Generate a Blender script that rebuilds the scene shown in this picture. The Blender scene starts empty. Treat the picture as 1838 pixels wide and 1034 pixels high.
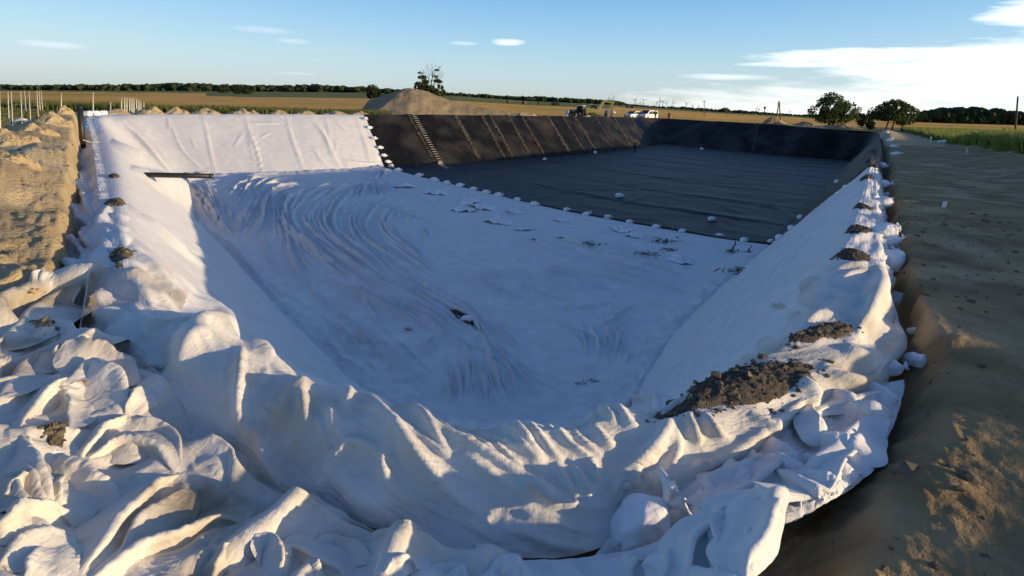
import bpy, math, random
import numpy as np
from mathutils import Vector, Matrix

scene = bpy.context.scene
R = math.radians
rng = np.random.default_rng(7)
random.seed(7)

# ------------------------------------------------------------------ camera
PW, PH = 1838.0, 1034.0            # size of the photograph
F = 1003.0                         # focal length in photograph pixels
CAMZ = 2.1
PITCH, ROLL = R(5.0), math.atan(0.033)
fwd = np.array([0, math.cos(PITCH), -math.sin(PITCH)])
up0 = np.array([0, math.sin(PITCH), math.cos(PITCH)])
rt0 = np.array([1.0, 0, 0])
rt = rt0 * math.cos(ROLL) + up0 * math.sin(ROLL)
up = up0 * math.cos(ROLL) - rt0 * math.sin(ROLL)
YOPT = 278.0
cam_data = bpy.data.cameras.new('camera')
cam = bpy.data.objects.new('camera', cam_data)
scene.collection.objects.link(cam)
scene.camera = cam
cam_data.sensor_width = 36.0
cam_data.lens = F / PW * 36.0
cam_data.shift_y = (YOPT - PH / 2) / PW
cam_data.clip_start = 0.05
cam_data.clip_end = 20000
M = Matrix(((rt[0], up[0], -fwd[0]), (rt[1], up[1], -fwd[1]), (rt[2], up[2], -fwd[2]))).to_4x4()
M.translation = (0, 0, CAMZ)
cam.matrix_world = M

# ------------------------------------------------------------------ sun, sky, exposure
SUN_AZ, SUN_EL = R(105.0), R(6.5)    # azimuth from +Y towards +X
SUN = np.array([math.sin(SUN_AZ) * math.cos(SUN_EL), math.cos(SUN_AZ) * math.cos(SUN_EL), math.sin(SUN_EL)])
sl = bpy.data.lights.new('sun', 'SUN')
sl.energy = 4.4
sl.angle = R(0.55)
sl.color = (1.0, 0.75, 0.45)
so = bpy.data.objects.new('sun', sl)
so.rotation_euler = Vector(SUN).to_track_quat('Z', 'Y').to_euler()
scene.collection.objects.link(so)

SKYGAIN = 8.58
world = bpy.data.worlds.new('World')
scene.world = world
world.use_nodes = True
wt = world.node_tree
wt.nodes.clear()


def wn(kind, **kw):
    n = wt.nodes.new(kind)
    for k, v in kw.items():
        setattr(n, k, v)
    return n


def wmath(op, a, b=None, c=None, clamp=False):
    n = wn('ShaderNodeMath', operation=op, use_clamp=clamp)
    for i, v in enumerate((a, b, c)):
        if v is None:
            continue
        if isinstance(v, (int, float)):
            n.inputs[i].default_value = v
        else:
            wt.links.new(v, n.inputs[i])
    return n.outputs[0]


sky = wn('ShaderNodeTexSky', sky_type='NISHITA')
sky.sun_disc = False
sky.sun_elevation = SUN_EL
sky.sun_rotation = SUN_AZ
sky.altitude = 100
sky.air_density = 1.0
sky.dust_density = 1.6
sky.ozone_density = 1.6
tc = wn('ShaderNodeTexCoord')
sep = wn('ShaderNodeSeparateXYZ')
wt.links.new(tc.outputs['Generated'], sep.inputs[0])
az = wmath('ARCTAN2', sep.outputs[0], sep.outputs[1])
el = wmath('ARCSINE', sep.outputs[2])
comb = wn('ShaderNodeCombineXYZ')
wt.links.new(wmath('MULTIPLY', az, 7.0), comb.inputs[0])
wt.links.new(wmath('MULTIPLY', el, 46.0), comb.inputs[1])
nz = wn('ShaderNodeTexNoise')
nz.inputs['Scale'].default_value = 1.5
nz.inputs['Detail'].default_value = 9
nz.inputs['Roughness'].default_value = 0.62
nz.inputs['Distortion'].default_value = 0.5
wt.links.new(comb.outputs[0], nz.inputs['Vector'])
CLOUDS = [  # azimuth, elevation, half width, half height (degrees), strength
    (42.0, 3.9, 15.0, 2.6, 1.0), (33.0, 5.3, 12.0, 0.75, 1.0), (44.0, 8.1, 5.5, 1.5, 1.0), (56, 6.5, 14, 3.5, 0.9), (34.0, 0.3, 26.0, 3.0, 0.6),
    (27.0, 4.6, 6, 0.35, 0.55), (20.5, 3.4, 5.0, 0.35, 0.35), (28.0, 2.0, 9.0, 0.7, 0.5),
    (-0.9, 6.4, 1.9, 0.42, 0.55), (-5.3, 6.1, 1.7, 0.25, 0.28), (-24.0, 6.2, 3.2, 0.35, 0.16), (-21.4, 5.4, 1.6, 0.28, 0.14),
    (-39.5, 3.6, 2.6, 0.35, 0.2), (-21.3, 2.4, 2.2, 0.2, 0.12), (-41, 10.0, 9, 2.0, 0.3), (75, 8, 12, 3, 0.7), (110, 12, 20, 4, 0.6)]
acc = None
for (a0, e0, wa, we, st) in CLOUDS:
    da = wmath('DIVIDE', wmath('SUBTRACT', az, R(a0)), R(wa))
    de = wmath('DIVIDE', wmath('SUBTRACT', el, R(e0)), R(we))
    r2 = wmath('ADD', wmath('MULTIPLY', da, da), wmath('MULTIPLY', de, de))
    g = wmath('SUBTRACT', 1.0, r2, clamp=False)
    g = wmath('MAXIMUM', g, -0.6)
    m = wmath('ADD', g, wmath('MULTIPLY', wmath('SUBTRACT', nz.outputs[0], 0.53), 1.8))
    m = wmath('MULTIPLY', m, st, clamp=True)
    acc = m if acc is None else wmath('MAXIMUM', acc, m)
# clear evening air: the Nishita sky under a pale veil towards the horizon and a clean blue overhead
hsv = wn('ShaderNodeHueSaturation')
hsv.inputs['Saturation'].default_value = 0.6
hsv.inputs['Value'].default_value = 0.9
wt.links.new(sky.outputs[0], hsv.inputs['Color'])
ramp = wn('ShaderNodeValToRGB')
ramp.color_ramp.interpolation = 'B_SPLINE'
wt.links.new(wmath('DIVIDE', el, R(90.0), clamp=True), ramp.inputs[0])
er = ramp.color_ramp.elements
SKYC = [(0.0, (0.48, 0.54, 0.52)), (0.03, (0.44, 0.59, 0.65)), (0.07, (0.27, 0.50, 0.69)), (0.12, (0.11, 0.38, 0.70)), (0.25, (0.028, 0.122, 0.40)), (1.0, (0.014, 0.060, 0.20))]
er[0].position, er[1].position = 0.0, 1.0
er[0].color = (*SKYC[0][1], 1); er[1].color = (*SKYC[-1][1], 1)
for p_, c_ in SKYC[1:-1]:
    e_ = er.new(p_); e_.color = (*c_, 1)
gain = wn('ShaderNodeVectorMath', operation='SCALE')
wt.links.new(ramp.outputs[0], gain.inputs[0]); gain.inputs['Scale'].default_value = SKYGAIN
veil = wn('ShaderNodeMixRGB')
veil.inputs[0].default_value = 0.60
wt.links.new(hsv.outputs[0], veil.inputs[1]); wt.links.new(gain.outputs[0], veil.inputs[2])
mix = wn('ShaderNodeMixRGB')
wt.links.new(wmath('MULTIPLY', acc, 0.85), mix.inputs[0])
wt.links.new(veil.outputs[0], mix.inputs[1])
mix.inputs[2].default_value = (8.4, 8.3, 8.1, 1)
bg = wn('ShaderNodeBackground')
bg.inputs['Strength'].default_value = 0.14
wt.links.new(mix.outputs[0], bg.inputs[0])
wo = wn('ShaderNodeOutputWorld')
wt.links.new(bg.outputs[0], wo.inputs[0])

scene.view_settings.view_transform = 'Standard'
scene.view_settings.look = 'None'
scene.view_settings.gamma = 1.0
scene.view_settings.use_curve_mapping = False
scene.view_settings.exposure = 0.5

# ------------------------------------------------------------------ geometry helpers


def ray(px, py):
    px = np.asarray(px, float); py = np.asarray(py, float)
    return (fwd + ((px - PW / 2) / F)[..., None] * rt + ((YOPT - py) / F)[..., None] * up)


def atz(px, py, z):
    """world point seen at a pixel on the level z"""
    d = ray(px, py)
    t = (np.asarray(z, float) - CAMZ) / d[..., 2]
    p = d * t[..., None]
    p[..., 2] += CAMZ
    return p


def atd(px, py, D):
    """world point seen at a pixel at the distance D along +Y"""
    d = ray(px, py)
    t = np.asarray(D, float) / d[..., 1]
    p = d * t[..., None]
    p[..., 2] += CAMZ
    return p


def proj(P):
    q = P - np.array([0, 0, CAMZ])
    w = q @ fwd
    w = np.where(np.abs(w) < 1e-3, 1e-3, w)
    return PW / 2 + F * (q @ rt) / w, YOPT - F * (q @ up) / w, w


def _hash(ix, iy, seed):
    h = (ix.astype(np.uint32) * np.uint32(374761393) + iy.astype(np.uint32) * np.uint32(668265263)
         + np.uint32((seed * 974634777 + 1013904223) & 0xffffffff))
    h = (h ^ (h >> np.uint32(13))) * np.uint32(1274126177)
    return (h ^ (h >> np.uint32(16))).astype(np.float64) / 4294967295.0


def noise(x, y, seed=0):
    """gradient noise, about -1 .. 1"""
    x = np.asarray(x, float); y = np.asarray(y, float)
    x0 = np.floor(x); y0 = np.floor(y)
    fx = x - x0; fy = y - y0
    ix = x0.astype(np.int64); iy = y0.astype(np.int64)
    u = fx * fx * fx * (fx * (fx * 6 - 15) + 10)
    v = fy * fy * fy * (fy * (fy * 6 - 15) + 10)

    def g(dx, dy):
        a = _hash(ix + dx, iy + dy, seed) * 2 * np.pi
        return np.cos(a) * (fx - dx) + np.sin(a) * (fy - dy)
    a = g(0, 0); b = g(1, 0); c = g(0, 1); d = g(1, 1)
    return 1.5 * ((a * (1 - u) + b * u) * (1 - v) + (c * (1 - u) + d * u) * v)


def fbm(x, y, oct=5, seed=0, gain=0.5):
    s = 0; a = 1.0
    for i in range(oct):
        s = s + a * noise(x * 2 ** i + 17.3 * i, y * 2 ** i - 9.1 * i, seed + i)
        a *= gain
    return s


def crease(x, y, seed=0, oct=3, sharp=1.6, gain=0.5):
    """cloth-like ridges: thin crests between slack hollows, 0 .. ~1.5"""
    s = 0; a = 1.0
    for i in range(oct):
        wx = x + 0.55 * noise(x * 0.7 + 5, y * 0.7, seed + 31 + i)
        wy = y + 0.55 * noise(x * 0.7, y * 0.7 + 8, seed + 57 + i)
        s = s + a * np.clip(1 - np.abs(noise(wx, wy, seed + i)) * 1.25, 0, 1) ** sharp
        x = x * 2.03 + 3.1; y = y * 2.03 - 1.7
        a *= gain
    return s


def sstep(a, b, x):
    t = np.clip((x - a) / (b - a), 0, 1)
    return t * t * (3 - 2 * t)


def catmull(P, n):
    """n points evenly along the spline through P (k, dim)"""
    P = np.asarray(P, float)
    if len(P) == 2:
        t = np.linspace(0, 1, n)[:, None]
        return P[0] * (1 - t) + P[1] * t
    Q = np.vstack([2 * P[0] - P[1], P, 2 * P[-1] - P[-2]])
    out = []
    m = 24
    for i in range(len(P) - 1):
        p0, p1, p2, p3 = Q[i:i + 4]
        t = np.linspace(0, 1, m, endpoint=False)[:, None]
        out.append(0.5 * (2 * p1 + (p2 - p0) * t + (2 * p0 - 5 * p1 + 4 * p2 - p3) * t ** 2 + (3 * p1 - p0 - 3 * p2 + p3) * t ** 3))
    out.append(P[-1:])
    C = np.vstack(out)
    d = np.r_[0, np.cumsum(np.linalg.norm(np.diff(C, axis=0), axis=1))]
    s = np.linspace(0, d[-1], n)
    return np.stack([np.interp(s, d, C[:, k]) for k in range(C.shape[1])], 1)


def mesh_np(name, V, faces, mats, parent=None, smooth=True, midx=None):
    """V (n,3); faces (m,4) or (m,3) int array"""
    me = bpy.data.meshes.new(name)
    V = np.ascontiguousarray(V, np.float32)
    faces = np.ascontiguousarray(faces, np.int32)
    k = faces.shape[1]
    me.vertices.add(len(V)); me.vertices.foreach_set('co', V.ravel())
    me.loops.add(faces.size); me.loops.foreach_set('vertex_index', faces.ravel())
    me.polygons.add(len(faces))
    me.polygons.foreach_set('loop_start', np.arange(0, faces.size, k, dtype=np.int32))
    if not isinstance(mats, (list, tuple)):
        mats = [mats]
    for m in mats:
        me.materials.append(m)
    if midx is not None:
        me.polygons.foreach_set('material_index', np.ascontiguousarray(midx, np.int32))
    me.polygons.foreach_set('use_smooth', np.full(len(faces), smooth, bool))
    me.update(calc_edges=True)
    o = bpy.data.objects.new(name, me)
    scene.collection.objects.link(o)
    if parent is not None:
        o.parent = parent
    return o


def grid_faces(nu, nv, wrap=False):
    i = np.arange(nu if wrap else nu - 1)[:, None]; j = np.arange(nv - 1)[None, :]
    i2 = (i + 1) % nu
    a = i * nv + j; b = i2 * nv + j; c = i2 * nv + j + 1; d = i * nv + j + 1
    return np.stack([a, b, c, d], -1).reshape(-1, 4)


def grid_normals(G):
    du = np.gradient(G, axis=0); dv = np.gradient(G, axis=1)
    n = np.cross(du, dv)
    n /= np.linalg.norm(n, axis=-1, keepdims=True) + 1e-12
    return n


def tag(o, label=None, cat=None, group=None, kind=None):
    if label: o['label'] = label
    if cat: o['category'] = cat
    if group: o['group'] = group
    if kind: o['kind'] = kind
    return o


def empty(name, loc, label, cat, group=None, rz=0.0):
    o = bpy.data.objects.new(name, None)
    o.location = tuple(float(v) for v in loc)
    o.rotation_euler = (0, 0, rz)
    o.empty_display_size = 0.2
    scene.collection.objects.link(o)
    return tag(o, label, cat, group)


def copy_tree(o, parent=None):
    c = o.copy()
    scene.collection.objects.link(c)
    if parent is not None:
        c.parent = parent
    for ch in [x for x in scene.objects if x.parent == o]:
        copy_tree(ch, c)
    return c


class MB:
    """collects simple solids, links them as one mesh object"""

    def __init__(s):
        s.V = []; s.Fq = []; s.n = 0

    def add(s, V, Fc):
        V = np.asarray(V, float)
        s.V.append(V); s.Fq += [tuple(i + s.n for i in f) for f in Fc]; s.n += len(V)
        return s

    def box(s, c, d, rz=0.0, ry=0.0, taper=1.0):
        c = np.array(c, float); d = np.array(d, float) / 2
        V = []
        for z in (-1, 1):
            k = 1.0 if z < 0 else taper
            for x, y in ((-1, -1), (1, -1), (1, 1), (-1, 1)):
                V.append((x * d[0] * k, y * d[1] * k, z * d[2]))
        V = np.array(V)
        if ry:
            cs, sn = math.cos(ry), math.sin(ry)
            V = np.stack([V[:, 0] * cs + V[:, 2] * sn, V[:, 1], -V[:, 0] * sn + V[:, 2] * cs], 1)
        if rz:
            cs, sn = math.cos(rz), math.sin(rz)
            V = np.stack([V[:, 0] * cs - V[:, 1] * sn, V[:, 0] * sn + V[:, 1] * cs, V[:, 2]], 1)
        return s.add(V + c, [(3, 2, 1, 0), (4, 5, 6, 7), (0, 1, 5, 4), (1, 2, 6, 5), (2, 3, 7, 6), (3, 0, 4, 7)])

    def tube(s, pts, rad, n=8, caps=True):
        pts = np.asarray(pts, float)
        rad = np.broadcast_to(np.asarray(rad, float), (len(pts),))
        V = []; Fc = []
        for i, p in enumerate(pts):
            t = pts[min(i + 1, len(pts) - 1)] - pts[max(i - 1, 0)]
            t = t / (np.linalg.norm(t) + 1e-9)
            a = np.array([0, 0, 1.0]) if abs(t[2]) < 0.9 else np.array([1.0, 0, 0])
            u = np.cross(t, a); u /= np.linalg.norm(u); v = np.cross(t, u)
            for k in range(n):
                th = 2 * math.pi * k / n
                V.append(p + rad[i] * (math.cos(th) * u + math.sin(th) * v))
        for i in range(len(pts) - 1):
            for k in range(n):
                k2 = (k + 1) % n
                Fc.append((i * n + k, i * n + k2, (i + 1) * n + k2, (i + 1) * n + k))
        if caps:
            Fc.append(tuple(range(n))); Fc.append(tuple(range((len(pts) - 1) * n, len(pts) * n))[::-1])
        return s.add(V, Fc)

    def prism(s, prof, y0, y1):
        """profile of (x, z) pulled from y0 to y1"""
        n = len(prof)
        V = [(x, y0, z) for x, z in prof] + [(x, y1, z) for x, z in prof]
        Fc = [(i, (i + 1) % n, (i + 1) % n + n, i + n) for i in range(n)] + [tuple(range(n))[::-1], tuple(range(n, 2 * n))]
        return s.add(V, Fc)

    def build(s, name, mat, parent=None, smooth=False, bevel=0.0):
        me = bpy.data.meshes.new(name)
        me.from_pydata(np.vstack(s.V).tolist(), [], s.Fq)
        me.materials.append(mat)
        if smooth:
            me.polygons.foreach_set('use_smooth', np.ones(len(me.polygons), bool))
        me.update()
        o = bpy.data.objects.new(name, me)
        scene.collection.objects.link(o)
        if parent is not None: o.parent = parent
        if bevel:
            b = o.modifiers.new('bevel', 'BEVEL'); b.width = bevel; b.segments = 2
        return o


# ------------------------------------------------------------------ materials
def material(name, col, rough=0.9, col2=None, nscale=4.0, ndetail=6, bump=0.0, bscale=40.0, spec=0.3, metallic=0.0,
             bdist=0.02, lo=0.35, hi=0.65, col3=None, n3=0.6, stretch=None, bump2=None, transl=0.0, crinkle=None):
    m = bpy.data.materials.new(name)
    m.use_nodes = True
    t = m.node_tree
    b = t.nodes['Principled BSDF']
    b.inputs['Roughness'].default_value = rough
    b.inputs['Specular IOR Level'].default_value = spec
    b.inputs['Metallic'].default_value = metallic
    b.inputs['Base Color'].default_value = (*col, 1)
    tcn = t.nodes.new('ShaderNodeTexCoord')
    vec = tcn.outputs['Object']
    if stretch:
        mp = t.nodes.new('ShaderNodeMapping'); mp.inputs['Scale'].default_value = stretch
        t.links.new(vec, mp.inputs[0]); vec = mp.outputs[0]
    colout = None
    if col2 is not None:
        n = t.nodes.new('ShaderNodeTexNoise'); n.inputs['Scale'].default_value = nscale; n.inputs['Detail'].default_value = ndetail
        n.inputs['Roughness'].default_value = 0.6
        t.links.new(vec, n.inputs['Vector'])
        r = t.nodes.new('ShaderNodeValToRGB')
        r.color_ramp.elements[0].position = lo; r.color_ramp.elements[0].color = (*col, 1)
        r.color_ramp.elements[1].position = hi; r.color_ramp.elements[1].color = (*col2, 1)
        t.links.new(n.outputs[0], r.inputs[0]); colout = r.outputs[0]
        if col3 is not None:
            n2 = t.nodes.new('ShaderNodeTexNoise'); n2.inputs['Scale'].default_value = n3; n2.inputs['Detail'].default_value = 5
            t.links.new(vec, n2.inputs['Vector'])
            r2 = t.nodes.new('ShaderNodeValToRGB')
            r2.color_ramp.elements[0].position = 0.49; r2.color_ramp.elements[0].color = (0, 0, 0, 1)
            r2.color_ramp.elements[1].position = 0.66; r2.color_ramp.elements[1].color = (1, 1, 1, 1)
            t.links.new(n2.outputs[0], r2.inputs[0])
            mx = t.nodes.new('ShaderNodeMixRGB'); t.links.new(r2.outputs[0], mx.inputs[0])
            t.links.new(colout, mx.inputs[1]); mx.inputs[2].default_value = (*col3, 1)
            colout = mx.outputs[0]
        t.links.new(colout, b.inputs['Base Color'])
    if bump:
        nb = t.nodes.new('ShaderNodeTexNoise'); nb.inputs['Scale'].default_value = bscale; nb.inputs['Detail'].default_value = 5
        nb.inputs['Roughness'].default_value = 0.6
        t.links.new(vec, nb.inputs['Vector'])
        bp = t.nodes.new('ShaderNodeBump'); bp.inputs['Strength'].default_value = bump; bp.inputs['Distance'].default_value = bdist
        t.links.new(nb.outputs[0], bp.inputs['Height'])
        last = bp
        if bump2:
            nb2 = t.nodes.new('ShaderNodeTexNoise'); nb2.inputs['Scale'].default_value = bump2[0]; nb2.inputs['Detail'].default_value = 4
            t.links.new(vec, nb2.inputs['Vector'])
            bp2 = t.nodes.new('ShaderNodeBump'); bp2.inputs['Strength'].default_value = bump2[1]; bp2.inputs['Distance'].default_value = bump2[2]
            t.links.new(nb2.outputs[0], bp2.inputs['Height']); t.links.new(bp.outputs[0], bp2.inputs['Normal'])
            last = bp2
        if crinkle:
            nr = t.nodes.new('ShaderNodeTexNoise'); nr.noise_type = 'RIDGED_MULTIFRACTAL'
            nr.inputs['Scale'].default_value = crinkle[0]; nr.inputs['Detail'].default_value = 4; nr.inputs['Distortion'].default_value = 0.8
            t.links.new(vec, nr.inputs['Vector'])
            b3 = t.nodes.new('ShaderNodeBump'); b3.inputs['Strength'].default_value = crinkle[1]; b3.inputs['Distance'].default_value = crinkle[2]
            t.links.new(nr.outputs[0], b3.inputs['Height']); t.links.new(last.outputs[0], b3.inputs['Normal'])
            last = b3
            mp2 = t.nodes.new('ShaderNodeMapping'); mp2.inputs['Rotation'].default_value = (0.3, 0.2, 0.9); mp2.inputs['Scale'].default_value = (70, 5, 30)
            t.links.new(tcn.outputs['Object'], mp2.inputs[0])
            nf = t.nodes.new('ShaderNodeTexNoise'); nf.inputs['Scale'].default_value = 1.0; nf.inputs['Detail'].default_value = 3
            t.links.new(mp2.outputs[0], nf.inputs['Vector'])
            b4 = t.nodes.new('ShaderNodeBump'); b4.inputs['Strength'].default_value = 0.5; b4.inputs['Distance'].default_value = 0.006
            t.links.new(nf.outputs[0], b4.inputs['Height']); t.links.new(last.outputs[0], b4.inputs['Normal'])
            last = b4
        t.links.new(last.outputs[0], b.inputs['Normal'])
    if transl:
        tr = t.nodes.new('ShaderNodeBsdfTranslucent')
        if colout is not None: t.links.new(colout, tr.inputs[0])
        else: tr.inputs[0].default_value = (*col, 1)
        ms = t.nodes.new('ShaderNodeMixShader'); ms.inputs[0].default_value = transl
        t.links.new(b.outputs[0], ms.inputs[1]); t.links.new(tr.outputs[0], ms.inputs[2])
        t.links.new(ms.outputs[0], t.nodes['Material Output'].inputs[0])
    return m


MAT = {}
MAT['fabric'] = material('geotextile', (0.69, 0.685, 0.67), 0.92, (0.60, 0.595, 0.58), 2.2, 9, bump=0.30, bscale=45, bdist=0.012, spec=0.10,
                         col3=(0.62, 0.61, 0.59), n3=0.8, bump2=(260, 0.35, 0.003), crinkle=(3.0, 0.5, 0.02))
MAT['fabric_dirty'] = material('dirty_geotextile', (0.69, 0.655, 0.58), 0.92, (0.55, 0.515, 0.445), 1.8, 10, bump=0.35, bscale=40, bdist=0.014, spec=0.08,
                               col3=(0.31, 0.26, 0.18), n3=1.1, bump2=(240, 0.4, 0.003), crinkle=(9.0, 0.8, 0.012))
MAT['fabric_worn'] = material('worn_geotextile', (0.68, 0.655, 0.605), 0.92, (0.55, 0.525, 0.475), 1.5, 10, bump=0.35, bscale=40, bdist=0.012, spec=0.08,
                              col3=(0.45, 0.41, 0.345), n3=1.0, bump2=(240, 0.4, 0.003), crinkle=(8.0, 0.8, 0.012))
MAT['bag'] = material('woven_bag', (0.80, 0.79, 0.80), 0.8, (0.70, 0.69, 0.70), 5, 7, bump=0.3, bscale=90, bdist=0.005, spec=0.15, crinkle=(6.0, 0.9, 0.02))
MAT['liner'] = material('black_liner', (0.0075, 0.0078, 0.008), 0.50, (0.016, 0.016, 0.016), 0.5, 8, bump=0.25, bscale=2.5, bdist=0.05, spec=0.12,
                        col3=(0.028, 0.026, 0.022), n3=0.25)
MAT['liner_wall'] = material('black_liner_dusty', (0.006, 0.0055, 0.005), 0.6, (0.014, 0.013, 0.011), 0.5, 9, bump=0.25, bscale=2.5, bdist=0.05, spec=0.10,
                             col3=(0.036, 0.032, 0.025), n3=0.25)
MAT['dust'] = material('dusty_sand', (0.075, 0.067, 0.055), 0.95, (0.05, 0.045, 0.038), 3, 8, bump=0.3, bscale=20, spec=0.1)
MAT['sand'] = material('sandy_soil', (0.50, 0.385, 0.215), 0.97, (0.36, 0.27, 0.15), 1.6, 10, bump=0.9, bscale=14, bdist=0.06, spec=0.08,
                       col3=(0.55, 0.44, 0.26), n3=0.5, bump2=(70, 0.7, 0.012))
MAT['pathsoil'] = material('trodden_soil', (0.33, 0.235, 0.118), 0.97, (0.19, 0.132, 0.068), 1.3, 12, bump=0.8, bscale=9, bdist=0.03, spec=0.08,
                           col3=(0.40, 0.30, 0.165), n3=0.7, bump2=(60, 0.8, 0.012))
MAT['moundsoil'] = material('mound_soil', (0.33, 0.255, 0.155), 0.97, (0.22, 0.17, 0.105), 0.7, 10, bump=0.8, bscale=6, bdist=0.08, spec=0.05, stretch=(1, 1, .4))
MAT['rung'] = material('dull_metal', (0.30, 0.29, 0.27), 0.6, (0.22, 0.21, 0.19), 6, 4, spec=0.3)
MAT['darksoil'] = material('dark_soil', (0.125, 0.105, 0.08), 0.97, (0.072, 0.061, 0.047), 14, 8, bump=1.0, bscale=60, bdist=0.02, spec=0.08)
MAT['clod'] = material('clod_soil', (0.18, 0.15, 0.108), 0.97, (0.10, 0.083, 0.06), 20, 6, bump=0.8, bscale=90, bdist=0.01, spec=0.08)
MAT['stubble'] = material('stubble', (0.80, 0.48, 0.16), 0.95, (0.66, 0.39, 0.13), 0.05, 10, bump=1.0, bscale=2.5, bdist=0.9, spec=0.0,
                          col3=(0.52, 0.36, 0.10), n3=0.012, stretch=(1, 0.6, 1))
MAT['meadow'] = material('meadow', (0.135, 0.16, 0.05), 0.95, (0.20, 0.195, 0.07), 0.08, 8, bump=1.0, bscale=3, bdist=0.6, spec=0.1)
MAT['rough_grass'] = material('rough_grass', (0.10, 0.105, 0.045), 0.95, (0.20, 0.165, 0.085), 0.3, 8, bump=0.9, bscale=5, bdist=0.2, spec=0.1)
MAT['grass'] = material('grass_blades', (0.085, 0.115, 0.03), 0.8, (0.14, 0.14, 0.045), 0.3, 6, spec=0.2, transl=0.3)
MAT['drygrass'] = material('dry_grass', (0.22, 0.18, 0.07), 0.85, (0.10, 0.11, 0.04), 0.5, 6, spec=0.2, transl=0.25)
MAT['crop'] = material('crop_blades', (0.17, 0.22, 0.05), 0.75, (0.26, 0.27, 0.07), 0.25, 7, spec=0.2, transl=0.4)
MAT['leaf'] = material('leaves', (0.045, 0.075, 0.02), 0.7, (0.085, 0.105, 0.03), 0.6, 5, spec=0.25, transl=0.35)
MAT['darkleaf'] = material('dark_leaves', (0.020, 0.034, 0.013), 0.85, (0.036, 0.048, 0.018), 0.05, 6, spec=0.15)
MAT['bark'] = material('bark', (0.10, 0.075, 0.05), 0.95, (0.05, 0.04, 0.03), 6, 5, bump=0.6, bscale=20, spec=0.1)
MAT['pipe'] = material('black_pipe', (0.010, 0.010, 0.010), 0.5, (0.016, 0.015, 0.014), 3, 6, bump=0.1, bscale=20, spec=0.45)
MAT['pvc'] = material('white_plastic', (0.75, 0.74, 0.70), 0.5, (0.62, 0.60, 0.55), 5, 5, spec=0.4)
MAT['post'] = material('pale_post', (0.55, 0.53, 0.48), 0.6, (0.42, 0.40, 0.35), 6, 5, spec=0.3)
MAT['wood'] = material('weathered_wood', (0.15, 0.115, 0.08), 0.9, (0.09, 0.07, 0.05), 5, 6, bump=0.4, bscale=20, spec=0.15)
MAT['concrete'] = material('concrete', (0.38, 0.37, 0.35), 0.9, (0.30, 0.29, 0.27), 4, 6, spec=0.2)
MAT['white_paint'] = material('white_paint', (0.80, 0.80, 0.80), 0.3, (0.70, 0.70, 0.69), 2, 5, spec=0.5)
MAT['glass'] = material('dark_glass', (0.012, 0.014, 0.018), 0.08, spec=0.6)
MAT['tyre'] = material('tyre_rubber', (0.02, 0.02, 0.02), 0.85, spec=0.2)
MAT['steel'] = material('steel', (0.35, 0.35, 0.35), 0.45, (0.25, 0.25, 0.25), 8, 4, spec=0.5, metallic=0.6)
MAT['machine'] = material('machine_paint', (0.26, 0.25, 0.07), 0.5, (0.17, 0.17, 0.06), 4, 6, spec=0.4)
MAT['machine_dark'] = material('machine_dark', (0.035, 0.04, 0.03), 0.6, (0.06, 0.055, 0.04), 4, 6, spec=0.3)
MAT['amber'] = material('amber_lens', (0.6, 0.2, 0.02), 0.3, spec=0.5)
MAT['redlens'] = material('red_lens', (0.4, 0.02, 0.02), 0.3, spec=0.5)
MAT['skin'] = material('skin', (0.45, 0.27, 0.19), 0.6, spec=0.3)
MAT['hair'] = material('hair', (0.05, 0.035, 0.025), 0.8, spec=0.2)
for nm, c in dict(purple=(0.20, 0.13, 0.33), navy=(0.03, 0.04, 0.09), blue=(0.05, 0.13, 0.28), red=(0.45, 0.05, 0.04), white=(0.72, 0.72, 0.70),
                  black=(0.02, 0.02, 0.022), brown=(0.10, 0.07, 0.045), grey=(0.2, 0.2, 0.2)).items():
    MAT['cloth_' + nm] = material('cloth_' + nm, c, 0.9, tuple(v * 0.7 for v in c), 12, 4, spec=0.15)
# ------------------------------------------------------------------ the pit: stations round the rim
# rim inner edge (px, py, distance or None, z or None), outer crest edge (px, py, z), trench foot (px, py, z), foot of the inner slope (px, py)
FLOORZ = -4.2


def rimpt(px, py, D=None, z=0.0):
    return atd(np.array(px), np.array(py), D) if D else atz(np.array(px), np.array(py), z)


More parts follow.
